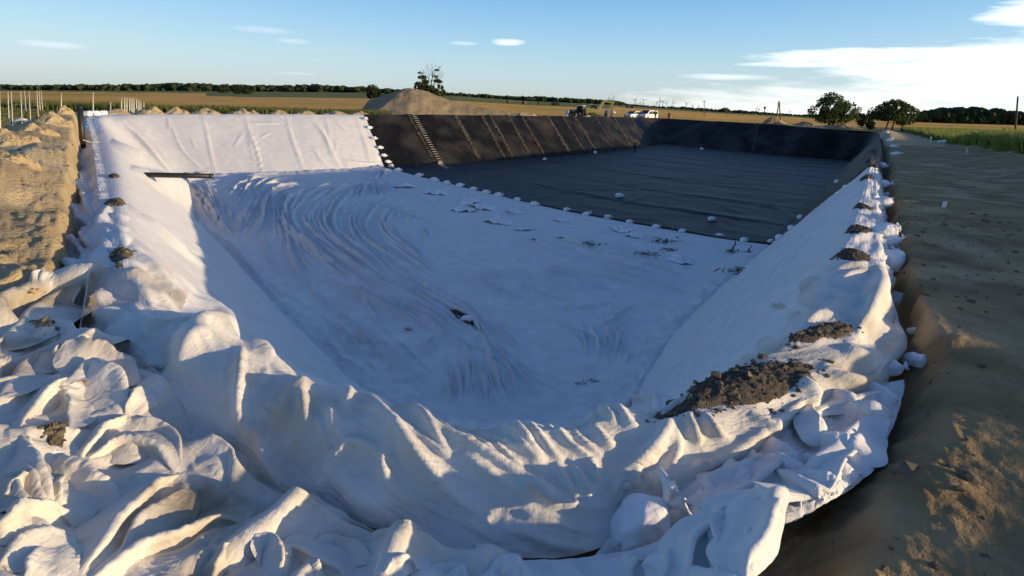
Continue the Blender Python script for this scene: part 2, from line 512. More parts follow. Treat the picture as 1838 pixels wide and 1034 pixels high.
ST_W = [  # white part, from the black liner round the left, near and right sides
    ((655, 206, 61), None, None, (690, 300)),
    ((560, 205.5, 58), None, None, (600, 307)),
    ((450, 205, 55), None, None, (500, 313)),
    ((330, 205, 51.5), None, None, (400, 316)),
    ((240, 206, 49), None, None, (330, 318)),
    ((190, 209, 46), (166, 208, 0.1), (158, 214, -0.3), (296, 328)),
    ((203, 245, None), (165, 250, -0.05), (150, 262, -0.4), (365, 408)),
    ((212, 275, None), (170, 280, -0.05), (143, 290, -0.4), (425, 470)),
    ((226, 325, None), (178, 330, -0.05), (133, 335, -0.4), (525, 580)),
    ((230, 370, None), (187, 375, -0.05), (126, 385, -0.4), (590, 640)),
    ((236, 425, None), (198, 430, -0.05), (121, 445, -0.4), (640, 690)),
    ((258, 480, None), (190, 505, -0.05), (135, 540, -0.45), (680, 735)),
    ((320, 545, None), (225, 595, -0.05), (190, 680, -0.45), (705, 765)),
    ((440, 600, None), (370, 680, -0.05), (320, 800, -0.45), (760, 800)),
    ((620, 690, None), (590, 755, -0.05), (550, 900, -0.45), (850, 815)),
    ((850, 740, None), (850, 792, -0.05), (850, 992, -0.45), (930, 820)),
    ((1050, 731, None), (1065, 778, -0.05), (1075, 985, -0.45), (1000, 815)),
    ((1190, 704, None), (1215, 762, -0.05), (1205, 895, -0.38), (1060, 800)),
    ((1265, 682, None), (1330, 745, -0.05), (1345, 825, -0.30), (1100, 775)),
    ((1345, 645, None), (1450, 690, -0.05), (1480, 748, -0.30), (1130, 735)),
    ((1425, 592, None), (1550, 610, -0.05), (1588, 700, -0.40), (1170, 665)),
    ((1480, 500, None), (1580, 512, -0.05), (1600, 560, -0.40), (1220, 590)),
    ((1515, 430, None), (1578, 436, -0.05), (1592, 452, -0.40), (1270, 540)),
    ((1540, 360, None), (1573, 364, -0.05), (1586, 376, -0.40), (1326, 488)),
    ((1560, 300, None), (1572, 302, -0.05), (1580, 312, -0.40), (1385, 440)),
]
ST_K = [
    ((1560, 300, None), (1572, 302, -0.05), (1580, 312, -0.40), (1385, 440)),
    ((1565, 276, None), (1575, 278, -0.05), (1582, 285, -0.40), (1425, 392)),
    ((1570, 255, None), (1578, 256, -0.02), (1584, 260, -0.35), (1470, 345)),
    ((1572, 238.5, 80), (1578, 239, 0.0), (1585, 242, -0.3), (1527, 290)),
    ((1480, 231, 88), None, None, (1450, 283)),
    ((1360, 222, 98), None, None, (1350, 274)),
    ((1250, 216, 109), None, None, (1250, 265)),
    ((1186, 212.5, 116), None, None, (1188, 259)),
    ((1120, 211, 101), None, None, (1150, 267)),
    ((1045, 209.5, 87), None, None, (1086, 273.5)),
    ((950, 208.5, 77.5), None, None, (993, 281)),
    ((850, 207.5, 70.5), None, None, (893, 287)),
    ((750, 206.5, 65), None, None, (800, 294.3)),
    ((655, 206, 61), None, None, (690, 300)),
]


def stations(ST):
    out = []
    for (c2, c1, o, b) in ST:
        C2 = rimpt(c2[0], c2[1], c2[2]) if c2[2] else rimpt(c2[0], c2[1], None, 0.0)
        B = atz(np.array(b[0]), np.array(b[1]), FLOORZ)
        if c1 is None:
            n = C2 - B; n[2] = 0; n /= np.linalg.norm(n)
            C1 = C2 + n * 0.9; C1[2] = C2[2] - 0.03
            O = C2 + n * 1.5; O[2] = C2[2] - 0.5
        else:
            C1 = atz(np.array(c1[0]), np.array(c1[1]), c1[2])
            O = atz(np.array(o[0]), np.array(o[1]), o[2])
        n = C2 - B; n[2] = 0; n /= np.linalg.norm(n)
        B2 = B - n * 0.0 + (B - C2) * 0.10          # runs on under the floor
        out.append([O, C1, C2, B, B2])
    return np.array(out)


SW = stations(ST_W)
SK = stations(ST_K)


def loft(S, ns, nt, soft, crest=None):
    """skin through the stations: nt = samples for each span of the profile, soft = rounding of the profile corners"""
    k = S.shape[0]
    # spacing along the rim by what the picture shows
    pxs = np.array([proj(S[:, j])[0] for j in (1, 2, 3)]); pys = np.array([proj(S[:, j])[1] for j in (1, 2, 3)])
    L = np.max(np.hypot(np.diff(pxs, axis=1), np.diff(pys, axis=1)), axis=0) + 12
    s = np.r_[0, np.cumsum(L)]
    q = np.linspace(0, s[-1], ns)
    Q = np.stack([2 * S[0] - S[1], *S, 2 * S[-1] - S[-2]])
    idx = np.clip(np.searchsorted(s, q, 'right') - 1, 0, k - 2)
    t = ((q - s[idx]) / L[idx])[:, None, None]
    p0, p1, p2, p3 = Q[idx], Q[idx + 1], Q[idx + 2], Q[idx + 3]
    # monotone-ish hermite with uneven spacing
    Lp = np.r_[L[0], L, L[-1]]
    l0 = Lp[idx][:, None, None]; l1 = L[idx][:, None, None]; l2 = Lp[idx + 2][:, None, None]
    m1 = l1 * ((p1 - p0) / l0 + (p2 - p1) / l1) * 0.5
    m2 = l1 * ((p2 - p1) / l1 + (p3 - p2) / l2) * 0.5
    C = (2 * t ** 3 - 3 * t ** 2 + 1) * p1 + (t ** 3 - 2 * t ** 2 + t) * m1 + (-2 * t ** 3 + 3 * t ** 2) * p2 + (t ** 3 - t ** 2) * m2
    segs = []
    for j in range(4):
        tt = np.linspace(0, 1, nt[j], endpoint=(j == 3))[None, :, None]
        segs.append(C[:, j][:, None] * (1 - tt) + C[:, j + 1][:, None] * tt)
    G = np.concatenate(segs, 1)
    if soft:
        e = G.copy()
        for _ in range(soft):
            e[:, 1:-1] = 0.25 * e[:, :-2] + 0.5 * e[:, 1:-1] + 0.25 * e[:, 2:]
        G = e
    if crest:
        t0, t1, it = crest
        m = np.zeros(G.shape[1]); k_ = np.arange(G.shape[1])
        m = (sstep(t0 - 20, t0 + 10, k_) * sstep(t1 + 20, t1 - 10, k_))[None, :, None]
        m = m * (0.1 + 0.9 * sstep(1240, 1120, proj(G[:, 150])[0]))[:, None, None]
        for _ in range(it):
            L_ = np.zeros_like(G); L_[:, 1:-1] = 0.5 * (G[:, :-2] + G[:, 2:]) - G[:, 1:-1]
            G = G + 0.9 * m * L_
    return G


# ------------------------------------------------------------------ folds traced on the photograph, raised as real ridges
def strokes(PX, PY, lst, amp=1.0):
    H = np.zeros(PX.shape)
    fx = PX.ravel(); fy = PY.ravel(); fh = H.ravel()
    for (h, w, pts) in lst:
        wl, wr = (w, w) if not isinstance(w, tuple) else w
        wm = max(wl, wr)
        P = catmull(pts, max(5, 4 * len(pts)))
        lo = P.min(0) - wm; hi = P.max(0) + wm
        ii = np.nonzero((fx > lo[0]) & (fx < hi[0]) & (fy > lo[1]) & (fy < hi[1]))[0]
        if len(ii) == 0:
            continue
        x = fx[ii]; y = fy[ii]
        best = np.full(len(ii), 1e9); par = np.zeros(len(ii)); side = np.zeros(len(ii))
        n = len(P) - 1
        for k in range(n):
            a = P[k]; d = P[k + 1] - a
            l2 = d @ d + 1e-9
            t = np.clip(((x - a[0]) * d[0] + (y - a[1]) * d[1]) / l2, 0, 1)
            dx = x - a[0] - t * d[0]; dy = y - a[1] - t * d[1]
            dd = dx * dx + dy * dy
            m = dd < best
            best[m] = dd[m]; par[m] = (k + t[m]) / n; side[m] = (d[0] * dy - d[1] * dx)[m]
        dist = np.sqrt(best)
        ww = np.where(side > 0, wr, wl)
        u = np.clip(1 - dist / ww, 0, 1)
        u = u ** 1.6 * (1 - 0.35 * u ** 3) / 0.65          # slack sides, rounded crest
        fh[ii] += h * amp * u * np.sin(np.pi * np.clip(par, 0, 1)) ** 0.9
    return fh.reshape(PX.shape)


def ridge_mask(PX, PY, lst, tol, minh=0.0):
    """grid points lying on the crests of the traced folds"""
    M_ = np.zeros(PX.shape, bool)
    fx, fy, fm = PX.ravel(), PY.ravel(), M_.ravel()
    for (h, w, pts) in lst:
        if h < minh: continue
        P = catmull(pts, max(5, 4 * len(pts)))
        a_ = max(1, len(P) // 7); P = P[a_:-a_]
        lo = P.min(0) - tol; hi = P.max(0) + tol
        ii = np.nonzero((fx > lo[0]) & (fx < hi[0]) & (fy > lo[1]) & (fy < hi[1]))[0]
        if len(ii): fm[ii] |= dist_line(fx[ii], fy[ii], P) < tol
    return fm.reshape(PX.shape)


def family(c0, c1, n, h, w, seed, jit=5.0, cut=0.55):
    """folds that run between two traced curves"""
    r = np.random.default_rng(seed)
    A_ = catmull(c0, 14); B_ = catmull(c1, 14)
    out = []
    for k in range(n):
        t = (k + r.uniform(.2, .8)) / n
        P = A_ * (1 - t) + B_ * t
        P = P + np.cumsum(r.normal(0, jit * .4, P.shape), 0) * .6
        L_ = int(14 * r.uniform(cut, 1)); i0 = r.integers(0, 15 - L_)
        out.append((h * r.uniform(.5, 1.2), w * r.uniform(.7, 1.3), [tuple(p) for p in P[i0:i0 + L_:2]]))
    return out


def crop(x0, y0, sc, lst):
    return [(h, w, [(x0 + a / sc, y0 + b / sc) for a, b in pts]) for (h, w, pts) in lst]


def coons(top, bottom, left, right, nu, nv):
    """px grid (nu, nv, 2): u along top/bottom, v along left/right"""
    T = catmull(top, nu); B = catmull(bottom, nu); Lf = catmull(left, nv); Rt = catmull(right, nv)
    u = np.linspace(0, 1, nu)[:, None, None]; v = np.linspace(0, 1, nv)[None, :, None]
    return ((1 - v) * T[:, None] + v * B[:, None] + (1 - u) * Lf[None] + u * Rt[None]
            - ((1 - u) * (1 - v) * T[0] + u * (1 - v) * T[-1] + (1 - u) * v * B[0] + u * v * B[-1]))


def idw(PX, PY, ctrl, p=2.5):
    num = 0; den = 0
    for (x, y, z) in ctrl:
        w = 1.0 / ((PX - x) ** 2 + (PY - y) ** 2 + 900) ** (p / 2)
        num = num + w * z; den = den + w
    return num / den


def in_poly(X, Y, P):
    r = np.zeros(X.shape, bool)
    j = len(P) - 1
    for i in range(len(P)):
        xi, yi = P[i]; xj, yj = P[j]
        c = ((yi > Y) != (yj > Y)) & (X < (xj - xi) * (Y - yi) / (yj - yi + 1e-12) + xi)
        r ^= c
        j = i
    return r


def dist_line(X, Y, P, closed=False):
    best = np.full(X.shape, 1e18)
    n = len(P)
    for i in range(n if closed else n - 1):
        a = P[i]; d = P[(i + 1) % n] - a
        l2 = d @ d + 1e-12
        t = np.clip(((X - a[0]) * d[0] + (Y - a[1]) * d[1]) / l2, 0, 1)
        best = np.minimum(best, (X - a[0] - t * d[0]) ** 2 + (Y - a[1] - t * d[1]) ** 2)
    return np.sqrt(best)


# rim (outer crest) and excavation outlines in plan
GWB = loft(SW, 160, (2, 2, 2, 2), 0)
GKB = loft(SK, 100, (2, 2, 2, 2), 0)
RIM = np.vstack([GWB[:, 2, :2], GKB[1:-1, 2, :2]])          # C1 line, closed
INNER = np.vstack([GWB[:, 4, :2], GKB[1:-1, 4, :2]])        # C2 line
EDGE_L = [atz(np.array(x), np.array(y), z)[:2] for x, y, z in [(150, 214, .1), (141, 250, .1), (136, 300, .1), (127, 370, .1), (117, 430, .1), (100, 480, .1), (60, 488, .1), (0, 500, .1), (-160, 545, .1)]]
EDGE_R = [atz(np.array(x), np.array(y), z)[:2] for x, y, z in [(1380, 1034, 0), (1440, 930, 0), (1545, 832, 0), (1608, 752, 0), (1655, 660, 0), (1648, 590, 0), (1632, 500, 0), (1616, 420, 0), (1604, 350, 0), (1594, 290, 0), (1588, 255, 0)]]
EDGE_B = [atz(np.array(x), np.array(y), 0)[:2] for x, y in [(-160, 1180), (300, 1230), (800, 1250), (1250, 1200)]]
bk = [(p + (p - np.array([5.0, 50.0])) / np.linalg.norm(p - np.array([5.0, 50.0])) * 1.4) for p in
      [SK[3, 2, :2], SK[5, 2, :2], SK[7, 2, :2], SK[9, 2, :2], SK[11, 2, :2], SW[0, 2, :2], SW[2, 2, :2], SW[4, 2, :2]]]
EXC = np.array(EDGE_L + EDGE_B + EDGE_R + bk)               # closed outline of trench + pit

YBX = np.array([-900, -300, 0, 250, 400, 660, 815, 940, 1100, 1300, 1450, 1700, 1838, 2300, 3000.])
YBY = np.array([140, 152, 161.5, 163, 164, 166.5, 172, 181, 188, 202, 210, 219.5, 223, 239, 262.])
LEFT_RIDGE = np.array([atd(np.array(x), np.array(y), D)[:2] for x, y, D in [(-260, 330, 8), (-60, 290, 11), (0, 268, 13), (55, 240, 17), (100, 212, 22), (132, 197, 28)]])


def terrain(X, Y):
    """height of the natural ground and spoil, without the pit"""
    D = np.maximum(Y, 1.0)
    d = np.stack([X, D, np.zeros_like(X)], -1)
    pxh, pyh, _ = proj(d * 1000 + np.array([0, 0, CAMZ]))
    pxh = np.clip(np.where(Y > 1, pxh, np.where(X < 0, -900, 3000)), -900, 3000)
    e = (pyh - np.interp(pxh, YBX, YBY)) / F
    e = np.where((Y > 1) & (pxh > -899) & (pxh < 2999), e, 0)
    r = np.hypot(X, Y)
    zf = CAMZ + e * np.minimum(D, 2500)
    ramp = np.clip((D - 110) / 590, 0, 1) ** 1.0
    # the forest line at 700 m sits exactly on the traced skyline
    z700 = CAMZ + e * 700
    z = ramp * z700 + np.clip(D - 700, 0, 4000) * e * 0.98
    # left spoil ridge
    dl = dist_line(X, Y, LEFT_RIDGE)
    lump = 0.5 + 0.5 * noise(X * 0.45, Y * 0.45, 3)
    z = z + (0.66 + 0.34 * sstep(12, 28, Y)) * np.exp(-(dl / (1.3 + 0.035 * Y)) ** 2) * (0.55 + 0.8 * lump)
    # raised lip of earth behind the far walls
    far_in = sstep(44, 52, Y)
    dex = dist_line(X, Y, EXC, True)
    z = z + far_in * 0.62 * np.exp(-(dex / 2.2) ** 2) * sstep(38, 60, X * 0 + Y)
    # right spoil bank; near stretch, out of view, is added to shade the path
    dr = dist_line(X, Y, np.array([[7.4, -4.0], [7.6, 1.0], [8.6, 3.0], [10.2, 5.2], [13.2, 8.4], [17.6, 15.0], [21.0, 20.5], [28.5, 30.0], [39, 45.0]]))
    rw = 0.9 + 0.035 * Y
    z = z + (0.69 + 0.006 * Y) * np.exp(-(dr / rw) ** 2) * (0.84 + 0.30 * noise(X * 0.55, Y * 0.55, 9) + 0.14 * noise(X * 1.7, Y * 1.7, 10)) * sstep(52, 40, Y)
    z = z - 0.12 * sstep(0.5, 1.5, X) * sstep(40, 25, Y) * sstep(rw * 0.0, rw * 1.2, dr)
    return z


def micro(X, Y):
    r = np.hypot(X, Y)
    near = np.exp(-r / 30)
    far = np.clip(1 - r / 160, 0, 1)
    left = np.where(X < 0, 1.0, 0.0)
    clod = np.clip(fbm(X * 2.6, Y * 2.6, 4, 23, .6) - 0.12, 0, 1)
    return ((0.03 + 0.07 * left) * fbm(X * 0.9, Y * 0.9, 4, 11) * far + (0.012 + 0.028 * left) * near * fbm(X * 4.5, Y * 4.5, 4, 15, 0.6)
            + (0.02 + 0.11 * left) * near * clod + 0.012 * near * np.clip(fbm(X * 9, Y * 9, 2, 29) - .1, 0, 1))


def ground_z(X, Y):
    z = terrain(X, Y) + micro(X, Y)
    dE = dist_line(X, Y, EXC, True) * np.where(in_poly(X, Y, EXC), 1, -1)
    dI = dist_line(X, Y, INNER, True) * np.where(in_poly(X, Y, INNER), 1, -1)
    near = np.hypot(X, Y) < 140
    w = 0.10 + 0.004 * np.hypot(X, Y) + 0.22 * sstep(0.2, 1.0, X) * sstep(7.0, 4.5, Y)
    wob = 0.10 * noise(X * 1.3, Y * 1.3, 41) + 0.05 * noise(X * 4, Y * 4, 42)
    lip = 0.0
    tz = np.minimum(z - 0.62, -0.62 + 0.0 * z) + 0.5 * micro(X * 1.7, Y * 1.7)
    tz = tz + 0.24 * sstep(0.3, 1.0, X) * sstep(5.5, 4.0, Y)
    back = sstep(45, 60, Y)
    tz = tz * (1 - back) + (z - 0.7) * back
    k = sstep(-w, w, dE + wob)
    z = np.where(near, z * (1 - k) + tz * k, z)
    kk = sstep(-0.05, 0.5, dI)
    z = np.where(near, z * (1 - kk) + (-7.5) * kk, z)
    return z, dI


# ground sheet: rows even in the picture, columns even in bearing
azs = np.r_[np.arange(-180, -62, 6), np.arange(-62, -44.5, 0.6), np.arange(-44.5, 44.5, 0.125), np.arange(44.5, 62, 0.6), np.arange(62, 180, 6)] * math.pi / 180
inv = np.r_[np.linspace(1 / 1.2, 1 / 200, 560), 1 / np.geomspace(215, 9000, 60)]
rr = 1 / inv
AZ, RR = np.meshgrid(azs, rr, indexing='ij')
GX = RR * np.sin(AZ); GY = RR * np.cos(AZ)
GZ, GI = ground_z(GX, GY)
nu, nv = GX.shape
gf = grid_faces(nu, nv, True)
GV = np.stack([GX, GY, GZ], -1).reshape(-1, 3)
cen = np.stack([GX, GY], -1).reshape(-1, 2)[gf].mean(1)
deep = (GI.ravel()[gf].min(1) > 0.8)
gf = gf[~deep]; cen = cen[~deep]
cx, cy = cen[:, 0], cen[:, 1]
tpx, tpy, tw = proj(GV[gf].mean(1))
wobble = 6 * noise(cx * 0.02, cy * 0.02, 77)
rC = np.hypot(cx, cy)
dEf = dist_line(cx, cy, EXC, True)
front = cy > 5
zone = np.zeros(len(gf), int)                                    # 0 soil
leftfar = front & (tpx < 690)
zone[(rC > 40) & ~front] = 4
zone[front & (cy > 58) & (dEf > 6) & (tpx < 690)] = 3
zone[leftfar & (cy > 84 + wobble)] = 1
zone[leftfar & (cy > 62) & (tpx > -200) & (tpx < 130) & (cy > 78)] = 1
zone[leftfar & (cx < -24) & (tpx < 78) & (cy < 62)] = 3
zone[front & (tpx >= 690) & (cy > 92 + 0.02 * (tpx - 690) + wobble) & (dEf > 9)] = 1
zone[front & (cy > 420 + wobble * 10)] = 2
zone[front & (tpx > 700) & (tpx < 1100) & (cy > 300)] = 2
zone[front & (tpx > 370) & (tpx < 690) & (cy > 260 + wobble * 4)] = 2
zone[front & (tpx > 1480) & (cy > 85)] = 5
zone[front & (tpx > 1480) & (cy > 140)] = 1
zone[front & (cx > 26.5 + 0.6 * (cy - 29)) & (cy > 27) & (cy < 100) & (tpx > 1600)] = 4
used_names = {0: ('ground', 'pathsoil'), 1: ('stubble_field', 'stubble'), 2: ('green_field', 'meadow'), 3: ('grass_verge', 'rough_grass'), 4: ('meadow', 'meadow'), 5: ('fallow_field', 'rough_grass')}
# sandy spoil on the left bank is the paler soil
sandy = (zone == 0) & (((cx < -2.0 - 0.25 * cy) & (cy > 3)) | (cy > 45))
for zi, (nm, mt) in used_names.items():
    for sub in ((0, 1) if zi == 0 else (0,)):
        sel = (zone == zi) & (~sandy if (zi == 0 and sub == 0) else (sandy if zi == 0 else True))
        if not sel.any():
            continue
        ff = gf[sel]
        uq, invx = np.unique(ff.ravel(), return_inverse=True)
        name = nm if sub == 0 else 'sand_bank'
        o = mesh_np(name, GV[uq], invx.reshape(-1, 4), MAT[mt] if sub == 0 else MAT['sand'])
        tag(o, kind='structure')
import time as _tm
def simulate(name, G, pin, grow, frames=30, ground=None, bend=3.0, selfc=True, quality=6, mass=0.35, tension=25, thick=0.012, mat=None, grav=0.3, hold=0.6):
    """let a sheet of cloth settle: G (nu,nv,3) start shape, pin (nu,nv) 0..1, grow = how much longer the cloth is than its place"""
    nu, nv = G.shape[:2]
    o = mesh_np(name, G.reshape(-1, 3), grid_faces(nu, nv), mat)
    vg = o.vertex_groups.new(name='pin')
    pf = pin.ravel()
    for wv in np.unique(np.round(pf[pf > 0.01], 1)):
        ids = np.nonzero(np.round(pf, 1) == wv)[0]
        if wv > 0: vg.add(ids.tolist(), float(wv), 'REPLACE')
    c = o.modifiers.new('cloth', 'CLOTH')
    s = c.settings
    s.quality = quality; s.mass = mass
    s.tension_stiffness = tension; s.compression_stiffness = tension; s.shear_stiffness = tension * 0.4; s.bending_stiffness = bend
    s.tension_damping = 8; s.compression_damping = 8; s.shear_damping = 8; s.bending_damping = 1.0
    s.air_damping = 2.0
    s.vertex_group_mass = 'pin'; s.pin_stiffness = hold
    s.shrink_min = -grow
    s.effector_weights.gravity = grav
    cs = c.collision_settings
    cs.use_collision = ground is not None
    cs.distance_min = thick; cs.collision_quality = 3; cs.friction = 12
    cs.use_self_collision = selfc; cs.self_distance_min = thick; cs.self_friction = 8
    gob = None
    if ground is not None:
        gob = mesh_np('settling_bed', ground.reshape(-1, 3), grid_faces(ground.shape[0], ground.shape[1]), mat)
        gob.modifiers.new('collision', 'COLLISION')
        gob.collision.thickness_outer = 0.012; gob.collision.cloth_friction = 20; gob.collision.thickness_inner = 0.2
    _t = _tm.time()
    c.point_cache.frame_start = 1; c.point_cache.frame_end = frames
    for f in range(1, frames + 1):
        scene.frame_set(f)
    dg = bpy.context.evaluated_depsgraph_get()
    ev = o.evaluated_get(dg)
    out = np.empty(nu * nv * 3, np.float32)
    ev.data.vertices.foreach_get('co', out)
    scene.frame_set(1)
    if gob is not None: bpy.data.objects.remove(gob)
    bpy.data.objects.remove(o)
    print("SIM", name, nu, nv, _tm.time() - _t)
    return out.reshape(nu, nv, 3).astype(float)

import time as _tm
_t0 = _tm.time()
# ------------------------------------------------------------------ white geotextile: walls
def displaced(G, H, amp_px=None, extra=None):
    """push a grid along its normals by H photograph pixels (as seen at its own distance) and by extra metres"""
    N = grid_normals(G)
    c = np.array([0, 0, CAMZ])
    flip = np.sign(((c - G) * N).sum(-1, keepdims=True).mean())
    N = N * flip
    depth = np.linalg.norm(G - c, axis=-1)
    d = H * depth / F
    if extra is not None:
        d = d + extra
    return G + N * d[..., None]


cA = lambda l: crop(0, 550, 2.1356, l)
cB = lambda l: crop(250, 560, 2.1817, l)
cC = lambda l: crop(700, 650, 2.693, l)
cD = lambda l: crop(1050, 650, 2.693, l)
cE = lambda l: crop(1350, 420, 2.7213, l)
cF = lambda l: crop(300, 280, 3.676, l)
cG = lambda l: crop(550, 480, 3.063, l)
cH = lambda l: crop(0, 300, 3.4475, l)
cI = lambda l: crop(300, 120, 4.595, l)
cJ = lambda l: crop(1400, 220, 3.4475, l)
cK = lambda l: crop(640, 240, 4.595, l)
cL = lambda l: crop(1000, 300, 4.084, l)

def crisp(st):
    return [(h * .34, (w[0] * .42, w[1] * .42) if isinstance(w, tuple) else w * .42, p) for h, w, p in st]


NT_W = (110, 80, 190, 12)
GW = loft(SW, 860, NT_W, 26, (70, 235, 420))
ns, nt = GW.shape[:2]
PX, PY, _ = proj(GW)
near_face = cB([
    (24, (70, 95), [(120, 200), (220, 90), (330, 60), (400, 60)]),
    (15, (14, 24), [(402, 110), (397, 200), (400, 300), (408, 380), (414, 440), (440, 500)]),
    (9, 16, [(415, 110), (470, 135), (530, 170)]),
    (10, (14, 22), [(636, 255), (640, 330), (658, 420), (672, 478)]),
    (8, 22, [(660, 250), (600, 320), (545, 400)]),
    (13, (20, 34), [(470, 415), (500, 540), (560, 650), (618, 738)]),
    (7, (12, 20), [(700, 400), (720, 480), (752, 565)]),
    (8, 18, [(770, 300), (815, 330), (800, 390)]),
    (8, 20, [(730, 350), (760, 430), (770, 500)]),
    (22, (90, 110), [(770, 600), (870, 700), (1010, 830)]),
    (9, 16, [(700, 725), (780, 560), (840, 505), (940, 540)]),
    (10, (14, 24), [(996, 478), (962, 560), (985, 650), (1045, 748)]),
    (17, (26, 36), [(800, 280), (920, 370), (1010, 455), (1100, 560), (1210, 690), (1309, 780), (1380, 850)]),
    (8, 14, [(1000, 345), (1120, 430), (1225, 575)]),
    (9, 20, [(90, 390), (250, 540), (420, 650), (620, 760), (850, 890)]),
    (10, 26, [(100, 220), (95, 330), (130, 420)]),
    (8, 22, [(280, 120), (200, 160), (150, 230)]),
    (7, 20, [(520, 180), (470, 260), (440, 330)]),
]) + cC([
    (11, (16, 26), [(60, 190), (200, 300), (400, 400), (600, 520), (760, 615), (900, 705)]),
    (9, 16, [(640, 570), (730, 640), (820, 710)]),
    (10, 20, [(300, 420), (430, 500), (560, 590), (700, 660)]),
    (9, 20, [(1090, 705), (900, 695), (760, 640), (620, 560)]),
    (8, 24, [(1040, 830), (850, 800), (620, 720)]),
    (9, 26, [(1060, 900), (860, 900), (640, 830), (520, 790)]),
    (6, 10, [(160, 205), (260, 270), (330, 330), (410, 395)]), (6, 10, [(295, 230), (380, 310), (480, 400), (570, 490)]),
    (6, 10, [(370, 240), (470, 310), (560, 370), (660, 435)]), (6, 10, [(470, 340), (560, 430), (665, 535)]),
    (6, 10, [(515, 255), (600, 330), (690, 390)]), (8, 12, [(590, 265), (640, 340), (690, 410), (755, 485)]),
    (8, 12, [(660, 270), (720, 360), (780, 430), (845, 485)]), (5, 8, [(725, 248), (800, 310), (850, 340)]),
    (8, 12, [(800, 305), (850, 380), (920, 430), (1005, 485)]), (5, 8, [(838, 235), (900, 280), (955, 315)]),
    (7, 12, [(870, 290), (940, 380), (1025, 455)]), (5, 8, [(930, 222), (1000, 262)]),
    (8, 12, [(990, 210), (1060, 260), (1100, 295)]), (9, 14, [(1098, 195), (1130, 270), (1195, 325)]),
    (8, 14, [(970, 300), (1040, 380), (1090, 420)]), (8, 14, [(600, 320), (640, 400), (740, 490)]),
    (20, (30, 46), [(1362, 250), (1330, 330), (1250, 420), (1165, 500), (1060, 560)]),
    (12, (16, 24), [(1375, 300), (1382, 400), (1330, 520), (1255, 610)]),
    (9, 14, [(960, 465), (985, 540), (992, 580)]), (9, 14, [(1175, 505), (1172, 560), (1180, 605)]),
    (9, 14, [(800, 480), (830, 560), (890, 640)]), (9, 14, [(880, 490), (920, 570), (975, 670)]),
    (8, 12, [(1090, 560), (1075, 650)]), (8, 12, [(1240, 520), (1250, 610)]), (8, 12, [(1130, 580), (1130, 620)]),
    (7, 10, [(20, 305), (140, 350), (290, 465)]), (6, 8, [(375, 325), (410, 395)]),
    (8, 16, [(1420, 250), (1450, 330), (1500, 400)]), (7, 14, [(1510, 260), (1560, 330), (1600, 360)]),
    (7, 10, [(1120, 185), (1280, 200), (1420, 225)]),
]) + cD([
    (14, (22, 30), [(1080, 120), (1000, 220), (850, 320), (640, 470), (480, 560)]),
    (16, 26, [(1030, 95), (1075, 140), (1050, 190)]),
    (9, 16, [(560, 260), (620, 330), (700, 370)]), (8, 14, [(500, 240), (520, 330), (560, 390)]),
    (9, 16, [(790, 250), (860, 290), (900, 320)]), (10, 14, [(520, 480), (560, 500), (600, 500)]),
    (10, 24, [(1180, 60), (1300, 90), (1400, 60)]), (6, 8, [(180, 182), (330, 195), (470, 230)]),
    (5, 7, [(500, 95), (550, 122)]), (5, 7, [(560, 75), (660, 65)]), (6, 8, [(300, 160), (400, 190), (560, 225)]),
]) + cE([
    (16, (22, 30), [(600, 170), (625, 220), (600, 320), (560, 420), (500, 470)]),
    (10, 18, [(570, 430), (640, 470), (655, 560), (600, 660), (560, 740)]),
    (10, 14, [(665, 300), (672, 480), (655, 620), (640, 715)]),
    (8, 14, [(395, 285), (480, 330), (590, 320)]), (7, 12, [(400, 245), (480, 210), (570, 190)]),
    (6, 10, [(380, 180), (480, 165), (560, 160)]), (7, 12, [(330, 370), (430, 350), (540, 380)]),
    (6, 9, [(130, 520), (300, 530), (430, 520)]), (7, 12, [(240, 450), (330, 400), (420, 400)]),
    (10, 20, [(440, 560), (540, 590), (620, 580)]), (9, 18, [(330, 650), (420, 700), (540, 760)]),
    (5, 7, [(440, 40), (520, 20), (590, 10)]), (5, 7, [(400, 125), (490, 112), (570, 122)]),
])
